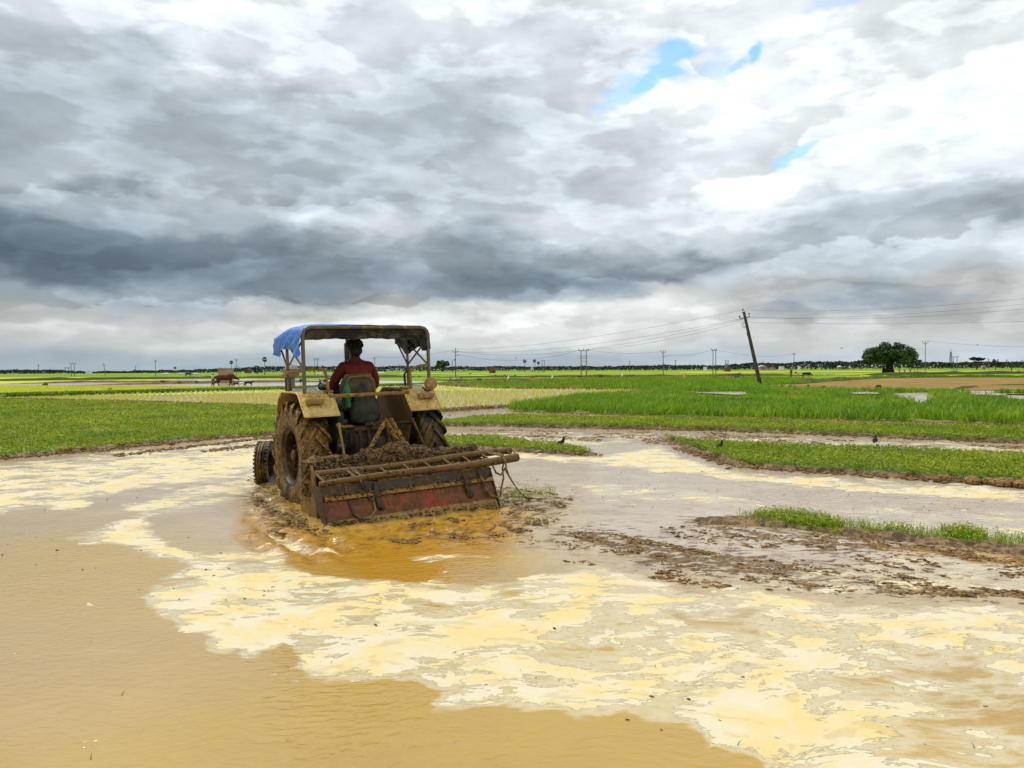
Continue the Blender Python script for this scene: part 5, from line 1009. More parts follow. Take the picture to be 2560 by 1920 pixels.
# ================================================================== TREES
def limb(mb, p, d, L, r, depth, tips, spread=.6):
    q = p+d*L; mid = p+d*L*.5+Vector((random.uniform(-1, 1), random.uniform(-1, 1), 0))*L*.08; mb.tube([p, mid, q], [r, r*.82, r*.62], 7, .06)
    tips.append((q, depth))
    if depth <= 0: return
    for k in range(3 if depth > 1 else 2):
        a = random.uniform(0, 6.28); nd = (d+Vector((math.cos(a), math.sin(a), random.uniform(-.1, .5)))*spread).normalized(); limb(mb, q, nd, L*random.uniform(.65, .85), r*.55, depth-1, tips, spread)
def leafcloud(cl, rad_, n, size, seed=0, squash=.75, hang=0):
    """many leaf-sprays in lumps: cl (k,3) centres, rad_ (k,)"""
    r = np.random.default_rng(seed); k = r.integers(0, len(cl), n); d = r.normal(size=(n, 3)); d /= np.linalg.norm(d, axis=1)[:, None]; q = rad_[k]*(.45+.6*r.random(n)**.6)
    c = cl[k]+d*q[:, None]*np.array([1, 1, squash]); s = size*r.uniform(.6, 1.4, n)
    a = r.normal(size=(n, 3)); a[:, 2] *= .5; a /= np.linalg.norm(a, axis=1)[:, None]; b_ = np.cross(a, d+r.normal(0, .5, (n, 3))); b_ /= np.linalg.norm(b_, axis=1)[:, None]+1e-6
    s = s[:, None]; V = np.stack([c-a*s, c-b_*s*.55, c+a*s, c+b_*s*.55], 1)
    tint = np.repeat(r.random(len(cl))[k]*.55+.45*r.random(n), 4)
    return V.reshape(-1, 3), np.arange(n*4).reshape(n, 4), tint
L_ban = m_leaf('tree_leaf', (.006,.026,.002), (.026,.08,.004), (.12,.22,.012), .5, .15); L_far = m_leaf('far_tree_leaf', (.006,.014,.010), (.012,.026,.015), (.034,.055,.026), .9, .1, .05); L_palm = m_leaf('palm_leaf', (.008,.018,.006), (.02,.045,.012), (.05,.09,.02), .6, .1)
M_bark = m_plain('tree_bark', (.045,.03,.018), .9, .4, 3, 0, .8)
def tree(name, px, ytop, ybase, wpx, label, kind='round', cat='tree', group=None, Yd=None, nl=2500, mat=None, seed=0, trunkf=.25):
    random.seed(seed+int(px))
    if Yd is None: p, h = spot(px, ytop, ybase)
    else: p = np.array([xz(px, Yd), Yd, 0]); h = CAM_H+(hy(px)-ytop)*Yd/FPX
    Wd = wpx/FPX*p[1]; o = empty(name, (p[0], p[1], -.08)); tag(o, label, cat, group); mat = mat or L_ban; tips = []; mb = MB(); r = np.random.default_rng(seed+int(px))
    if kind == 'palm':
        hc = h-Wd*.45; mb.tube([(0,0,0),(Wd*.05,0,hc*.5),(0,0,hc)], [Wd*.07,Wd*.045,Wd*.05], 8, 0, 4); V = []; F = []; T_ = []
        for k in range(46):
            az_ = r.uniform(0, 6.28); el_ = r.uniform(-.9, 1.45); d = np.array([math.cos(az_)*math.cos(el_), math.sin(az_)*math.cos(el_), math.sin(el_)]); c = np.array([0, 0, hc])+d*Wd*.20
            side = np.cross(d, [0, 0, 1]); side /= np.linalg.norm(side)+1e-6; up_ = np.cross(side, d)
            for j in range(9):                                  # fan leaf: nine pointed segments
                a = (j-4)/4*1.15; dd = d*math.cos(a)+side*math.sin(a); L_ = Wd*.32*r.uniform(.8, 1.1); sd_ = np.cross(dd, up_)*Wd*.035; b0 = len(V)
                V += [c-sd_, c+dd*L_*.6-sd_*1.3-np.array([0,0,L_*.03]), c+dd*L_-np.array([0,0,L_*.12]), c+dd*L_*.6+sd_*1.3]; F.append([b0, b0+1, b0+2, b0+3]); T_ += [r.random()]*4
        mb.build('trunk', M_bark, o); mesh_np('crown', np.array(V), np.array(F), mat, o, dict(tint=T_)); return o
    hc = h*trunkf
    if kind == 'flat':
        mb.tube([(0,0,0),(Wd*.05,0,h*.4),(0,0,h*.6)], [Wd*.03,Wd*.025,Wd*.02], 7)
        for k in range(9): a = k*.7; q = Vector((math.cos(a)*Wd*.36*random.uniform(.5,1.1), math.sin(a)*Wd*.3, h*random.uniform(.72,.9))); mb.tube([(0,0,h*.55), q], [Wd*.015,Wd*.006], 5); tips.append((q, 0))
        cl = np.array([[*t_[0]] for t_ in tips]+[[r.uniform(-.42,.42)*Wd, r.uniform(-.3,.3)*Wd, h*r.uniform(.72,.93)] for _ in range(12)]); rr_ = np.full(len(cl), Wd*.13); sq = .38
    else:
        n0 = 1 if kind != 'banyan' else 5
        tr = Wd*(.045 if kind != 'banyan' else .05)
        if kind == 'banyan':
            mb.tube([(0,0,0),(0,0,hc*.6),(0,0,hc)], [tr*1.35,tr*1.1,tr*1.25], 14, .1, 3)
            for k in range(7): a = k*.9; mb.tube([(math.cos(a)*tr*1.6,math.sin(a)*tr*1.6,0),(math.cos(a)*tr,math.sin(a)*tr,hc*.8)], [tr*.35,tr*.2], 6)
        else: mb.tube([(0,0,0),(Wd*.01,0,hc)], [tr*1.1,tr*.8], 9, .05, 3)
        for k in range(n0+3): a = k*6.28/(n0+3)+.4; limb(mb, Vector((0,0,hc*.9)), Vector((math.cos(a)*.8, math.sin(a)*.8, .75)).normalized(), (h-hc)*.30, tr*.5, 2, tips)
        cl = []; rr_ = []
        K = 70 if kind == 'banyan' else 26
        for k in range(K):
            a = r.uniform(0, 6.28); q = r.random()**.5; x_ = math.cos(a)*q*Wd*.42; y_ = math.sin(a)*q*Wd*.40
            top_ = h*(.90 if kind != 'banyan' else .90)-(h-hc)*.48*(q**2.6)
            if kind == 'banyan': top_ -= h*.07*math.exp(-((x_-Wd*.02)/(Wd*.055))**2); low = hc*1.20
            else: low = hc*1.25
            z_ = low+(top_-low)*r.random()**.55; cl.append([x_, y_, z_]); rr_.append(Wd*r.uniform(.075, .125))
        cl = np.array(cl); rr_ = np.array(rr_); sq = .8
    V, F, T_ = leafcloud(cl, rr_, nl, Wd*(.018 if kind == 'banyan' else .035), seed+int(px), sq)
    mb.build('trunk', M_bark, o); mesh_np('crown', V, F, mat, o, dict(tint=T_)); return o
tree('banyan_tree', 2224, 854, 932.5, 132, 'big dark spreading tree with a broad domed crown standing in the field at the right', 'banyan', nl=26000, seed=1, trunkf=.30)
tree('small_tree', 1106, 896, 929, 40, 'small round green tree beside the wooden pole just right of the tractor', nl=3500, seed=2, mat=m_leaf('fresh_leaf', (.012,.04,.004), (.04,.10,.008), (.12,.20,.02), .5, .2))
L2 = L_palm
for px, yt, w_q, Yd, lab in [(579,901,11,330,'palmyra palm with a split crown, above the brown bull'), (662,892,15,330,'tall palmyra palm just left of the tractor canopy'), (1312,897.5,11,420,'lone palmyra palm right of the tractor'), (1337,898,10,420,'taller of two touching palmyra palms near the tiny white shrine'), (1346,903,9.5,400,'shorter of two touching palmyra palms near the tiny white shrine'), (438,916,8,420,'small round-headed palm in the far left treeline')]:
    tree('palm_tree', px, yt, 0, w_q, lab, 'palm', 'palm tree', 'palms on the horizon', Yd, mat=L_palm)
tree('flat_topped_tree', 2441, 890.5, 0, 36, 'flat-topped spreading tree on the horizon at the far right', 'flat', Yd=330, nl=2600, seed=3, mat=L_far)
tree('lopsided_tree', 2489, 894, 0, 24, 'dense lopsided tree on the horizon right of the flat-topped tree', Yd=360, nl=1500, seed=4, mat=L_far)
tree('flat_topped_tree', 2293, 898, 0, 26, 'low flat-topped tree peeking out right behind the big dark tree', 'flat', Yd=400, nl=1000, seed=5, mat=L_far)
tree('leafy_tree', 643, 911, 0, 26, 'leafy tree left of the tall palm by the tractor canopy', Yd=380, nl=1500, seed=6, mat=L_far, trunkf=.1)
tree('leafy_tree', 1838, 908, 0, 24, 'wide leafy tree behind the brick hut left of the leaning pole', 'flat', Yd=420, nl=1000, seed=7, mat=L_far)
for k, (px, yt, w_q, lab) in enumerate([(87,922,11,'dark round tree at the far left of the horizon'), (125,921.5,13,'wider dark tree next to the far left round one'), (597,914,12,'tree right behind the forked pole at the left'), (1865,904,22,'dark tree cluster touching the leaning pole on its left'), (1908,900,10,'slim dark tree right of the leaning pole'), (1922,901,12,'second slim dark tree right of the leaning pole'),
        (2006,905,14,'round tree right of the forked pole on the horizon'), (2036,902,16,'broad tree in the middle of the wood left of the big tree'), (2084,905,18,'dense tree in the wood left of the big tree'), (2110,905,13,'lone round tree in the gap of the wood left of the big tree'), (2148,900,20,'tall dark tree just left of the big tree crown')]):
    tree('leafy_tree', px, yt, 0, w_q, lab, 'round', 'tree', 'trees on the horizon', 520, 900, L_far, 20+k, .08)
# far wood along the horizon: one mass
sil = [(-300,926),(0,926.5),(60,924),(140,925.5),(200,928),(260,929),(420,926.5),(500,924),(600,920),(640,917),(760,916.5),(900,916),(1000,916),(1100,917.5),(1250,917),(1400,916),(1500,916.5),(1600,914.5),(1680,912.5),(1800,914.5),(1850,912),(1880,907),(1960,908),(2040,903.5),(2130,905),(2160,901),(2200,903),(2300,905),(2400,906),(2560,905),(2900,903)]
for nm, Yd, sx_, dz, lab, n_, ro_ in [('far_wood', 760, .0, 0, 'dark continuous belt of distant trees along the whole horizon', 30000, 3)]:
    r = np.random.default_rng(5); pxx = r.uniform(-350, 2900, n_); top = np.interp(pxx, [s[0] for s in sil], [s[1] for s in sil])-2.4*(fbm2(pxx*.05, pxx*0+3, 3, 4)-.5)*2-1.8*(fbm2(pxx*.2, pxx*0+9, 6, 2)-.5); Yv = Yd+r.uniform(-60, 60, n_)-np.clip(pxx-1200, 0, 900)*.20
    hh = CAM_H+(hy(pxx)-top)*Yv/FPX; z_ = hh*r.random(n_)**.6; c = np.stack([(pxx-1280)/FPX*Yv, Yv, z_], -1); s = r.uniform(.5, 1.1, n_)[:, None]
    a = r.normal(size=(n_, 3)); a /= np.linalg.norm(a, axis=1)[:, None]; b_ = np.cross(a, r.normal(size=(n_, 3))); b_ /= np.linalg.norm(b_, axis=1)[:, None]
    V = np.stack([c-a*s, c-b_*s*.7, c+a*s, c+b_*s*.7], 1).reshape(-1, 3); V[:, 2] = np.maximum(V[:, 2], -.1)
    tag(mesh_np(nm, V, np.arange(n_*4).reshape(n_, 4), L_far, attrs=dict(tint=np.repeat(fbm2(pxx*.06, pxx*0, 2)*.7+.3*r.random(n_), 4))), lab, 'wood', kind='stuff')
def bush(px, py, w, h, lab, group='bushes in the fields', mat=None, Yd=None):
    p = at(px, py); Wd = w/FPX*p[1]; Hh = h/FPX*p[1]; r = np.random.default_rng(int(px)); cl = np.stack([r.uniform(-.32, .32, 9)*Wd, r.uniform(-.3, .3, 9)*Wd, r.uniform(.25, .65, 9)*Hh], -1)
    V, F, T_ = leafcloud(cl, np.full(9, min(Wd, Hh)*.33), 420, max(Wd*.035, .05), int(px), .8); V[:, 2] = np.maximum(V[:, 2], 0)
    o = mesh_np('bush', V, F, mat or L_ban, None, dict(tint=T_)); o.location = (p[0], p[1], -.03); return tag(o, lab, 'bush', group)
M_dryb = m_leaf('dry_bush', (.12,.04,.01), (.30,.13,.02), (.45,.25,.05), .8)
for a in [(114,965,17,10,'round dark bush at the edge of the flooded field, far left'), (168,980,15,6,'low flat bush on the grassy bund at the left'), (275,977,10,9,'small rounded bush on the bund left of the bull'), (407,957.5,14,8,'dark bush at the flooded field left of the bull'), (447,957,12,5,'low bush between the dark bush and the bull'), (491,956,8,6,'tiny bush right behind the man with the bull'),
          (2195,971,14,12,'single dark bush standing on the ploughed brown field'), (2552,934,22,11,'bush at the right edge of the picture beside a standing person'), (1198,951,18,7,'bush in the meadow right of the bicycle'), (1216,953,10,6,'smaller bush in the meadow right of the bicycle'), (1290,924,12,4,'low bush before the lone palm'), (1449,943,10,6,'bush at the foot of the big twin pole'), (1500,942,34,6,'long low hedge right of the big twin pole'), (1358,930,9,8,'bush at the foot of the small twin pole'),
          (1580,943,7,5,'tuft left of the forked pole in the far field'), (1617,943,7,4,'tuft near the foot of the forked pole, left side'), (1665,944,7,4,'tuft near the foot of the forked pole, right side'), (1686,942,6,5,'tuft between the two forked poles'), (1700,945,10,6,'bush beside the yellow stake'), (1748,944,9,6,'bush just left of the slim twin pole'), (1050,942,14,4,'low bush seen behind the right canopy post'), (1175,935,12,3,'very low bush left of the red brick box'), (1990,935,6,9,'thin shrub by the person in maroon'),
          (1238,941,5,5,'first of three small bushes in line past the red brick box'), (1262,941,5,5,'second of three small bushes in line past the red brick box'), (1288,941,6,5,'third of three small bushes in line past the red brick box')]: bush(*a)
bush(1331,946,20,7,'orange dry bush in the meadow below the palms', mat=M_dryb)
for k, (px, py) in enumerate([(2090,973),(2104,972),(2140,974),(1955,966.5),(1975,967),(2020,966),(2060,969)]): bush(px, py, 8, 6, ['tuft of grass','taller tuft','wide tuft','leftmost tuft','second tuft from the left','third tuft from the left','middle tuft'][k]+' on the front rim of the ploughed field', 'tufts along the ploughed field', L_grass)

# ================================================================== POLES, WIRES, BUILDINGS
M_conc = m_plain('grey_concrete_pole', (.13,.12,.10), .8, .3); M_dkwood = m_plain('dark_weathered_pole', (.055,.045,.030), .8, .45, 2); M_ins = m_plain('insulator', (.03,.02,.02), .3)
def pole(px, yt, yb, kind, label, group='utility poles in the fields', gap=0, mat=None, pxb=None, r=None):
    p, h = spot(pxb or px, yt, yb); o = empty('utility_pole', (p[0], p[1], -.08)); tag(o, label, 'utility pole', group); k = p[1]/FPX; mat = mat or M_conc; r = r or max(.09, .8*k)
    lean = (px-(pxb or px))*k
    def up(x_, z_, rr_=None): return MB().tube([(x_, 0, 0), (x_+lean, 0, z_)], [r, (rr_ or r*.7)], 8, 0, 4)
    if kind in ('twin', 'twin4'):
        g = gap*k
        for s in (-1, 1): up(s*g/2, h).build('post', mat, o)
        MB().box((0, .12, h-.15), (g*1.9, .10, max(.10, .9*k))).build('crossarm', mat, o)
        for x_ in (-.9, 0, .9): MB().tube([(x_*g, .12, h-.1), (x_*g, .12, h+.25)], max(.06, .6*k), 6).build('insulator', M_ins, o)
        if kind == 'twin4':
            for dz in (.22, .30, .40): MB().box((0, .12, h*(1-dz)), (g*1.5, .10, max(.07, .5*k))).build('crossarm', mat, o)
    else:
        up(0, h).build('post', mat, o)
        if kind == 'fork':
            for s in (-1, 1): MB().tube([(lean, 0, h*.88), (lean+s*h*.075, 0, h*.93), (lean+s*h*.085, 0, h)], max(.05, .5*k), 6).build('crossarm', mat, o)
        elif kind == 'forkarm':
            for s in (-1, 1): MB().tube([(lean, 0, h*.87), (lean+s*h*.075, 0, h*.92), (lean+s*h*.085, 0, h)], max(.05, .5*k), 6).build('crossarm', mat, o)
            MB().box((h*.03, 0, h*.77), (h*.17, .08, max(.07, .6*k))).build('crossarm', mat, o)
        elif kind == 'cross':
            MB().box((0+lean*.9, 0, h*.88), (h*.17, .08, max(.07, .6*k))).build('crossarm', mat, o)
            for s in (-1, 1): MB().tube([(lean*.9+s*h*.08, 0, h*.88), (lean*.9+s*h*.08, 0, h*.94)], max(.04, .5*k), 6).build('insulator', M_ins, o)
        elif kind == 'tee':
            MB().box((0, 0, h*.86), (h*.17, .08, .10)).build('crossarm', mat, o)
            for s in (-1, 1): MB().tube([(s*h*.08, 0, h*.86), (s*h*.08, 0, h*.92)], .07, 6).build('insulator', M_ins, o)
            MB().box((h*.06, 0, h*.76), (h*.15, .08, .10)).build('bracket', mat, o); MB().box((-.12, 0, h*.60), (.25, .2, .35)).build('junction_box', M_ins, o)
        elif kind == 'bare': MB().box((0, 0, h*.93), (h*.08, .08, max(.08, .7*k))).build('crossarm', mat, o)
    return o
pole(96.5, 911, 933, 'cross', 'single pole with a small cross arm at the far left of the horizon')
pole(167.5, 919, 933, 'twin', 'short twin pole left of the taller twin pole at the left', gap=8)
pole(182, 908, 941, 'twin', 'taller twin pole with one cross arm at the left', gap=8)
pole(260, 908, 940, 'cross', 'slightly crooked pole with side brackets, between the left twin poles and the forked pole', pxb=263)
pole(339, 914, 933, 'bare', 'faint thin pole between the crooked pole and the first forked pole')
pole(389, 900, 940, 'fork', 'forked pole left of the bull')
pole(591, 896, 937, 'fork', 'forked pole rising behind the bull')
pole(791, 896, 940, 'twin', 'twin pole seen between canopy post and driver', gap=7)
pole(936, 890, 940, 'cross', 'pole with a cross arm just right of the driver', pxb=939)
pole(1139, 869, 943, 'tee', 'dark pole with bracket and box beside the small round tree', mat=M_dkwood)
pole(1131, 900, 931, 'bare', 'thin grey pole between the small round tree and the dark bracket pole')
pole(1358, 901, 930, 'twin', 'small twin pole right of the palms', gap=5.5)
pole(1459.5, 874, 943, 'twin4', 'big twin pole with four cross arms in the middle', gap=13)
pole(1574, 901, 928, 'bare', 'thin pole halfway between the big twin pole and the large forked pole')
pole(1658, 874, 941, 'forkarm', 'large forked pole with an extra side arm in the middle')
pole(1689, 900, 922, 'fork', 'small distant forked pole right of the large forked pole')
pole(1786, 873, 939, 'twin', 'slim twin pole left of the leaning pole', gap=7)
pole(1985, 882, 920, 'fork', 'forked pole behind the person in maroon')
pole(2313, 850, 934, 'fork', 'tall slim forked pole right of the big tree')
pole(2286, 893, 928, 'bare', 'thin pole at the right edge of the big tree crown')
pole(2388, 891, 926, 'twin', 'uneven twin pole right of the lattice mast', gap=9)
pole(2471, 895, 922, 'cross', 'pole between the flat-topped tree and the lopsided tree')
pole(2517, 898, 922, 'cross', 'pole right of the lopsided tree')
pole(2555, 899, 918.5, 'cross', 'pole at the right edge of the picture')
# the leaning pole
pb = at(1902, 961); k_ = pb[1]/FPX; ptop = np.array([xz(1859.5, pb[1]), pb[1], CAM_H+(hy(1859.5)-779)*k_]); base = Vector((pb[0], pb[1], -.3)); tp_ = Vector(tuple(ptop)); dv = (tp_-base)
lp_ = empty('leaning_pole', tuple(pb[:2])+(-.08,)); tag(lp_, 'dark concrete pole leaning steeply to the left in the green field', 'utility pole'); off = Vector(tuple(pb[:2])+(-.08,))
w0 = base-off; w1_ = tp_-off; ax = (w1_-w0).normalized(); sdv = Vector((ax.z, 0, -ax.x)).normalized()
mb = MB(); R3 = Matrix((sdv, Vector((0, 1, 0)), ax)).transposed()
V = []
for q, (a_, b_) in ((w0, (.17, .14)), (w1_, (.10, .09))):
    for sx_, sy_ in ((-1,-1),(1,-1),(1,1),(-1,1)): V.append(q+sdv*sx_*a_+Vector((0, sy_*b_, 0)))
mb.add(V, [(0,1,5,4),(1,2,6,5),(2,3,7,6),(3,0,4,7),(0,3,2,1),(4,5,6,7)]).build('post', M_dkwood, lp_)
ca_ = w1_-ax*.62; MB().tube([ca_-sdv*.50, ca_+sdv*.46], .038, 8).tube([ca_-sdv*.50-ax*.06, ca_-sdv*.50+ax*.10], .03, 6).tube([ca_+sdv*.46, ca_+sdv*.46+ax*.12], .03, 6).build('crossarm', M_dkwood, lp_)
MB().tube([w1_-sdv*.16-ax*.06, w1_+sdv*.12-ax*.06], .04, 6).build('top_bracket', M_dkwood, lp_)
for c_q in (w1_+ax*.18-sdv*.05, ca_-sdv*.50+ax*.22, ca_+sdv*.46+ax*.26): MB().lathe([(-.10,.03),(-.08,.075),(-.01,.05),(.03,.085),(.10,.05),(.10,.0001)], 10, 'z', tuple(c_q)).build('insulator', M_ins, lp_)
rg = w1_-ax*1.28-sdv*.28; MB().tube([rg+sdv*.20*math.cos(a)+ax*.24*math.sin(a) for a in np.linspace(0, 6.283, 17)], .022, 6, cap=False).tube([rg-ax*.24, rg+ax*.24], .018, 6).build('iron_ring', M_dkwood, lp_)
MB().box(tuple(w1_-ax*2.25-sdv*.12), (.10,.14,.30), R3).build('clamp', M_dkwood, lp_)
M_wire = m_plain('power_wire', (.045,.045,.05), .6, .1, 6, 0, 0)
def wire(a, b, sag, label, r=.0085):
    a, b = Vector(a), Vector(b); pts = []
    for k in range(33): t_ = k/32; q = a.lerp(b, t_); q.z -= sag*4*t_*(1-t_); pts.append(q)
    rs = [max(.006, r*q.y/72) for q in pts]
    return tag(MB().tube(pts, rs, 5).build('power_wire', M_wire), label, 'wire', 'overhead wires')
def scr(px, py, Yd): return (xz(px, Yd), Yd, CAM_H+(hy(px)-py)*Yd/FPX)
tY = pb[1]; pT = pole_Y = at(1139, 943)[1]
wire(scr(1858, 775, tY), scr(2760, 725, 50), .55, 'highest wire running right from the top of the leaning pole')
wire(scr(1851, 794, tY), scr(2760, 737, 50.5), .55, 'second wire running right from the leaning pole')
wire(scr(1873, 792, tY), scr(2760, 752, 51), .6, 'third wire running right from the leaning pole, just below the second')
wire(scr(1872, 806, tY), scr(2760, 797, 62), .25, 'lowest nearly level wire running right from the leaning pole')
wire(scr(1858, 775, tY), scr(1137, 873, pT), 1.0, 'highest wire running left from the leaning pole to the bracket pole')
wire(scr(1850, 798, tY), scr(1134, 878, pT), 1.3, 'middle wire running left from the leaning pole to the bracket pole')
wire(scr(1873, 795, tY), scr(1146, 879, pT), 1.9, 'slack wire sagging left from the leaning pole to the bracket pole')
wire(scr(1852, 806, tY), scr(1468, 874, at(1459.5, 943)[1]), .6, 'wire from the leaning pole down to the big twin pole')
wire(scr(1450, 875, at(1459.5, 943)[1]), scr(1147, 886, pT), 1.6, 'wire sagging between the big twin pole and the bracket pole')
wire(scr(1468, 875, at(1459.5, 943)[1]), scr(1654, 879, at(1658, 941)[1]), .5, 'wire between the big twin pole and the large forked pole')
wire(scr(1666, 889, at(1658, 941)[1]), scr(1777, 876, at(1786, 939)[1]), .4, 'wire between the large forked pole and the slim twin pole')
wire(scr(1795, 876, at(1786, 939)[1]), scr(1980, 884, 330), 1.2, 'wire running right from the slim twin pole to the far forked pole')
wire(scr(2316, 852, at(2313, 934)[1]), scr(2760, 866, 120), .6, 'wire running right from the tall slim forked pole')
wire(scr(1132, 876, pT), scr(940, 892, at(939, 940)[1]), .6, 'wire from the bracket pole left to the pole beside the driver')

def box_house(name, px0, px1, yt, Yd, wallm, roofm, label, kind='flat', depth=None, door=None, cat='hut', group=None):
    k = Yd/FPX; w = (px1-px0)*k; xc = ((px0+px1)/2-1280)*k; h = CAM_H+(hy((px0+px1)/2)-yt)*k+.1; d = depth or w*.8; o = empty(name, (xc, Yd, -.1)); tag(o, label, cat, group)
    rh = .12 if kind == 'flat' else h*.35; wh = h-rh
    MB().box((0, d/2, wh/2), (w, d, wh)).build('wall', wallm, o)
    if kind == 'flat': MB().box((0, d/2, wh+rh/2), (w*1.1, d*1.1, rh)).build('roof', roofm, o)
    else: MB().plate([(-w*.56, wh), (w*.56, wh), (0.0, h)], -.3, d+.3, 'y').build('roof', roofm, o)
    for (dx, dw, dh, dm, nm) in (door or []): MB().box((dx*w, -.03, dh/2+(0 if nm == 'door' else h*.35)), (dw*w, .08, dh)).build(nm, dm, o)
    return o
M_w1 = m_plain('weathered_plaster', (.30,.24,.15), .9, .25, 1.5); M_rd = m_plain('red_brown_brick', (.16,.06,.04), .9, .3, 2); M_wh = m_plain('whitewash', (.75,.74,.70), .8, .08); M_pk = m_plain('pale_pink_wall', (.42,.30,.24), .9, .2); M_tin = m_plain('pale_tin_roof', (.6,.6,.6), .5, .1); M_thatch = m_plain('dark_thatch', (.10,.07,.05), .95, .3); M_dr = m_plain('dark_red_door', (.10,.02,.015), .6, .2)
box_house('pump_hut', 546, 576, 920.5, 125, M_w1, m_plain('concrete_slab', (.30,.28,.25), .9, .2), 'small plastered hut with a flat slab roof and a dark red door behind the bull', door=[(.33,.20,1.1,M_dr,'door')])
box_house('brick_box', 1223, 1239, 918, 330, M_rd, M_thatch, 'low red brick hut in the green fields right of the tractor', door=[(.1,.2,1.2,M_dkcl,'door')])
box_house('white_shrine', 1327, 1334, 917, 420, M_wh, M_wh, 'tiny white shrine with a pointed top below the two touching palms', 'gable', cat='shrine', door=[(0,.3,1.2,M_dkcl,'door')])
box_house('white_hut', 1760.5, 1768, 917, 420, M_wh, M_tin, 'small white hut just left of the slim twin pole')
box_house('brick_hut', 1813, 1827, 915, 330, M_rd, M_thatch, 'dark brick hut below the transformer platform left of the leaning pole', 'gable')
box_house('farmhouse', 1899, 1917, 912.5, 520, M_pk, M_tin, 'long pale house just right of the leaning pole', 'gable', cat='house', group='houses at the edge of the wood'); box_house('farmhouse', 1918, 1928, 914, 530, M_pk, M_thatch, 'second pale house right of the leaning pole', 'gable', cat='house', group='houses at the edge of the wood')
box_house('farmhouse', 1930, 1938, 913.5, 540, M_w1, M_thatch, 'third house right of the leaning pole, half hidden by trees', 'gable', cat='house', group='houses at the edge of the wood'); box_house('farmhouse', 1950, 1960, 915.5, 520, M_wh, M_tin, 'low white-roofed house before the wood between leaning and forked pole', cat='house', group='houses at the edge of the wood')
box_house('white_hut', 1996, 2001.5, 915, 480, M_wh, M_wh, 'small bright white cube hut right of the forked pole'); box_house('farmhouse', 214, 226, 928.5, 640, M_wh, M_tin, 'low white-roofed house on the horizon at the left', cat='house'); box_house('farmhouse', 2096, 2107, 914.5, 520, M_w1, M_tin, 'low house in the gap of the wood left of the big tree', 'gable', cat='house')
box_house('field_hut', 2456, 2464, 913, 420, M_pk, M_w1, 'small pink hut under the flat-topped tree at the far right', door=[(0,.3,1.3,M_dkcl,'door')]); box_house('farmhouse', 740, 760, 921, 560, M_w1, M_thatch, 'low house on the horizon between the left canopy posts', 'gable', cat='house'); box_house('farmhouse', 612, 626, 921.5, 520, M_rd, M_thatch, 'low brown house in the trees right of the bull', 'gable', cat='house')
# transformer platform
Yd = 330; k = Yd/FPX; o = empty('transformer_platform', (xz(1827, Yd), Yd+6, -.1)); tag(o, 'small transformer on a two-legged platform above the dark brick hut', 'transformer', None); hh = CAM_H+(hy(1827)-901)*k
for s in (-1, 1): MB().tube([(s*.55, 0, 0), (s*.55, 0, hh)], .12, 8).build('post', M_conc, o)
MB().box((0, 0, hh), (2.0, .15, .2)).build('crossarm', M_conc, o); MB().box((0, 0, hh*.78), (1.6, .15, .15)).build('crossarm', M_conc, o); MB().box((0, -.2, hh*.58), (.9, .7, 1.1), bev=.06).build('tank', M_conc, o)
# lattice mast
Yd = 700; k = Yd/FPX; hh = CAM_H+(914-878)*k; mb = MB(); wq = 2.4
for sx_, sy_ in ((-1,-1),(1,-1),(1,1),(-1,1)): mb.tube([(sx_*wq/2, sy_*wq/2, 0), (sx_*.4, sy_*.4, hh)], .16, 4)
for j in range(9):
    a, c = j/9, (j+1)/9; wa = wq/2*(1-a)+.4*a; wc = wq/2*(1-c)+.4*c
    for f_ in range(4):
        d0 = [(-1,-1),(1,-1),(1,1),(-1,1)][f_]; d1 = [(1,-1),(1,1),(-1,1),(-1,-1)][f_]
        mb.tube([(d0[0]*wa, d0[1]*wa, hh*a), (d1[0]*wc, d1[1]*wc, hh*c)], .10, 4).tube([(d0[0]*wc, d0[1]*wc, hh*c), (d1[0]*wc, d1[1]*wc, hh*c)], .09, 4)
o = empty('lattice_mast', (xz(2377, Yd), Yd, -.1)); tag(o, 'slender lattice mast rising above the far wood at the right', 'mast'); mb.build('frame', M_conc, o); MB().tube([(0,0,hh-.3),(0,0,hh+3.2)], .12, 5).build('antenna', M_conc, o)
# stump, stake
p = at(2210, 932.5); o = MB().lathe([(0,.55),(.3,.5),(1.2,.46),(1.25,.42),(1.25,.0001)], 12, 'z').build('tree_stump', M_bark); o.location = (p[0], p[1], -.08); tag(o, 'short dark stump standing left of the big tree trunk', 'stump')
p = at(1711, 950); o = MB().box((0,0,.5), (.35,.06,1.1), Matrix.Rotation(.25, 3, 'Y'), bev=.01).build('stake', m_plain('yellow_paint', (.65,.42,.05), .7)); o.location = (p[0], p[1], -.05); tag(o, 'leaning yellow stake in the meadow beside a bush', 'stake')
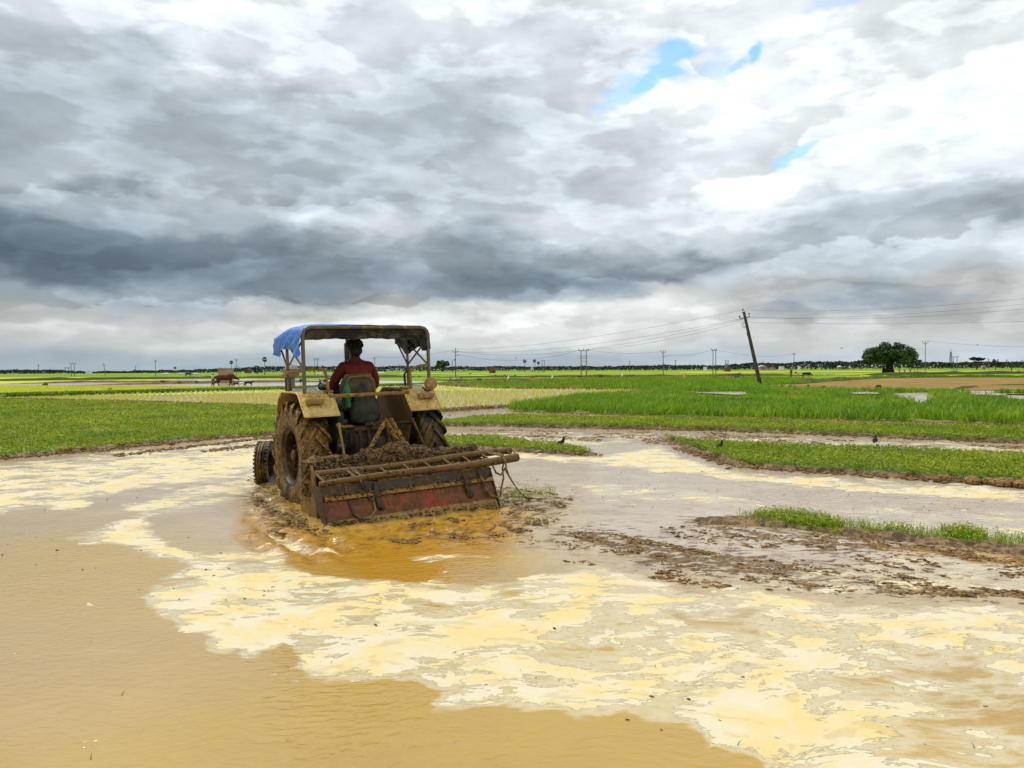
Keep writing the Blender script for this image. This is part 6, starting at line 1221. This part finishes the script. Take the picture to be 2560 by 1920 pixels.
# two-wheelers
def cycle(px, py, rz, label, motor=False, lying=0):
    p = at(px, py); o = empty('motorcycle' if motor else 'bicycle', (p[0], p[1], -.06)); o.rotation_euler = (lying, 0, rz); tag(o, label, 'motorcycle' if motor else 'bicycle'); R = .32; wbq = .62 if motor else .52; tr = .045 if motor else .02
    for s in (-1, 1):
        w = MB().tube([(s*wbq+R*math.cos(a), 0, R+R*math.sin(a)) for a in np.linspace(0, 6.283, 25)], tr, 6, cap=False).build('wheel', M_black, o)
        sp = MB()
        for a in np.linspace(0, 6.283, 13)[:-1]: sp.tube([(s*wbq, 0, R), (s*wbq+R*math.cos(a), 0, R+R*math.sin(a))], .006, 4)
        sp.build('spokes', M_tin, w)
    fm_ = MB()
    if motor:
        fm_.tube([(-wbq,0,R),(-.2,0,.5),(.25,0,.75),(wbq-.15,0,.85)], .04, 6).tube([(wbq,0,R),(wbq-.22,0,.98)], .03, 6).tube([(wbq-.22,-.3,1.0),(wbq-.22,.3,1.0)], .02, 6); fm_.build('frame', M_black, o)
        MB().ball((.12,0,.78), (.24,.13,.13), 12).build('tank', M_maroon, o); MB().box((-.32,0,.80), (.62,.24,.10), bev=.03).build('seat', M_black, o); MB().box((0,0,.42), (.34,.26,.34), bev=.04).build('engine', M_conc, o); MB().ball((wbq-.12,0,.88), .09, 10).build('headlight', M_tin, o); MB().box((-.75,0,.66), (.3,.16,.05), bev=.01).build('mudguard', M_black, o)
    else:
        fm_.tube([(-wbq,0,R),(-.12,0,.35),(-.22,0,.85)], .018, 6).tube([(-wbq,0,R),(-.2,0,.75),(.32,0,.80),(-.12,0,.35)], .018, 6).tube([(wbq,0,R),(.32,0,.80),(.29,0,.98)], .018, 6); fm_.build('frame', M_black, o)
        MB().tube([(.22,-.26,1.0),(.30,0,1.0),(.22,.26,1.0)], .014, 6).build('handlebar', M_tin, o); MB().ball((-.24,0,.90), (.13,.07,.04), 10).build('saddle', M_black, o)
    return o
cycle(1844, 948, .1, 'dark motorcycle parked on the bund left of the leaning pole', True)
cycle(2003, 945.5, 2.9, 'bicycle leaning on the bund beside the person in maroon')
cycle(1126, 961, .4, 'left one of two bicycles lying heaped in the grass right of the tractor', False, .7); cycle(1144, 962, 2.7, 'right one of two bicycles lying heaped in the grass right of the tractor', False, .5)
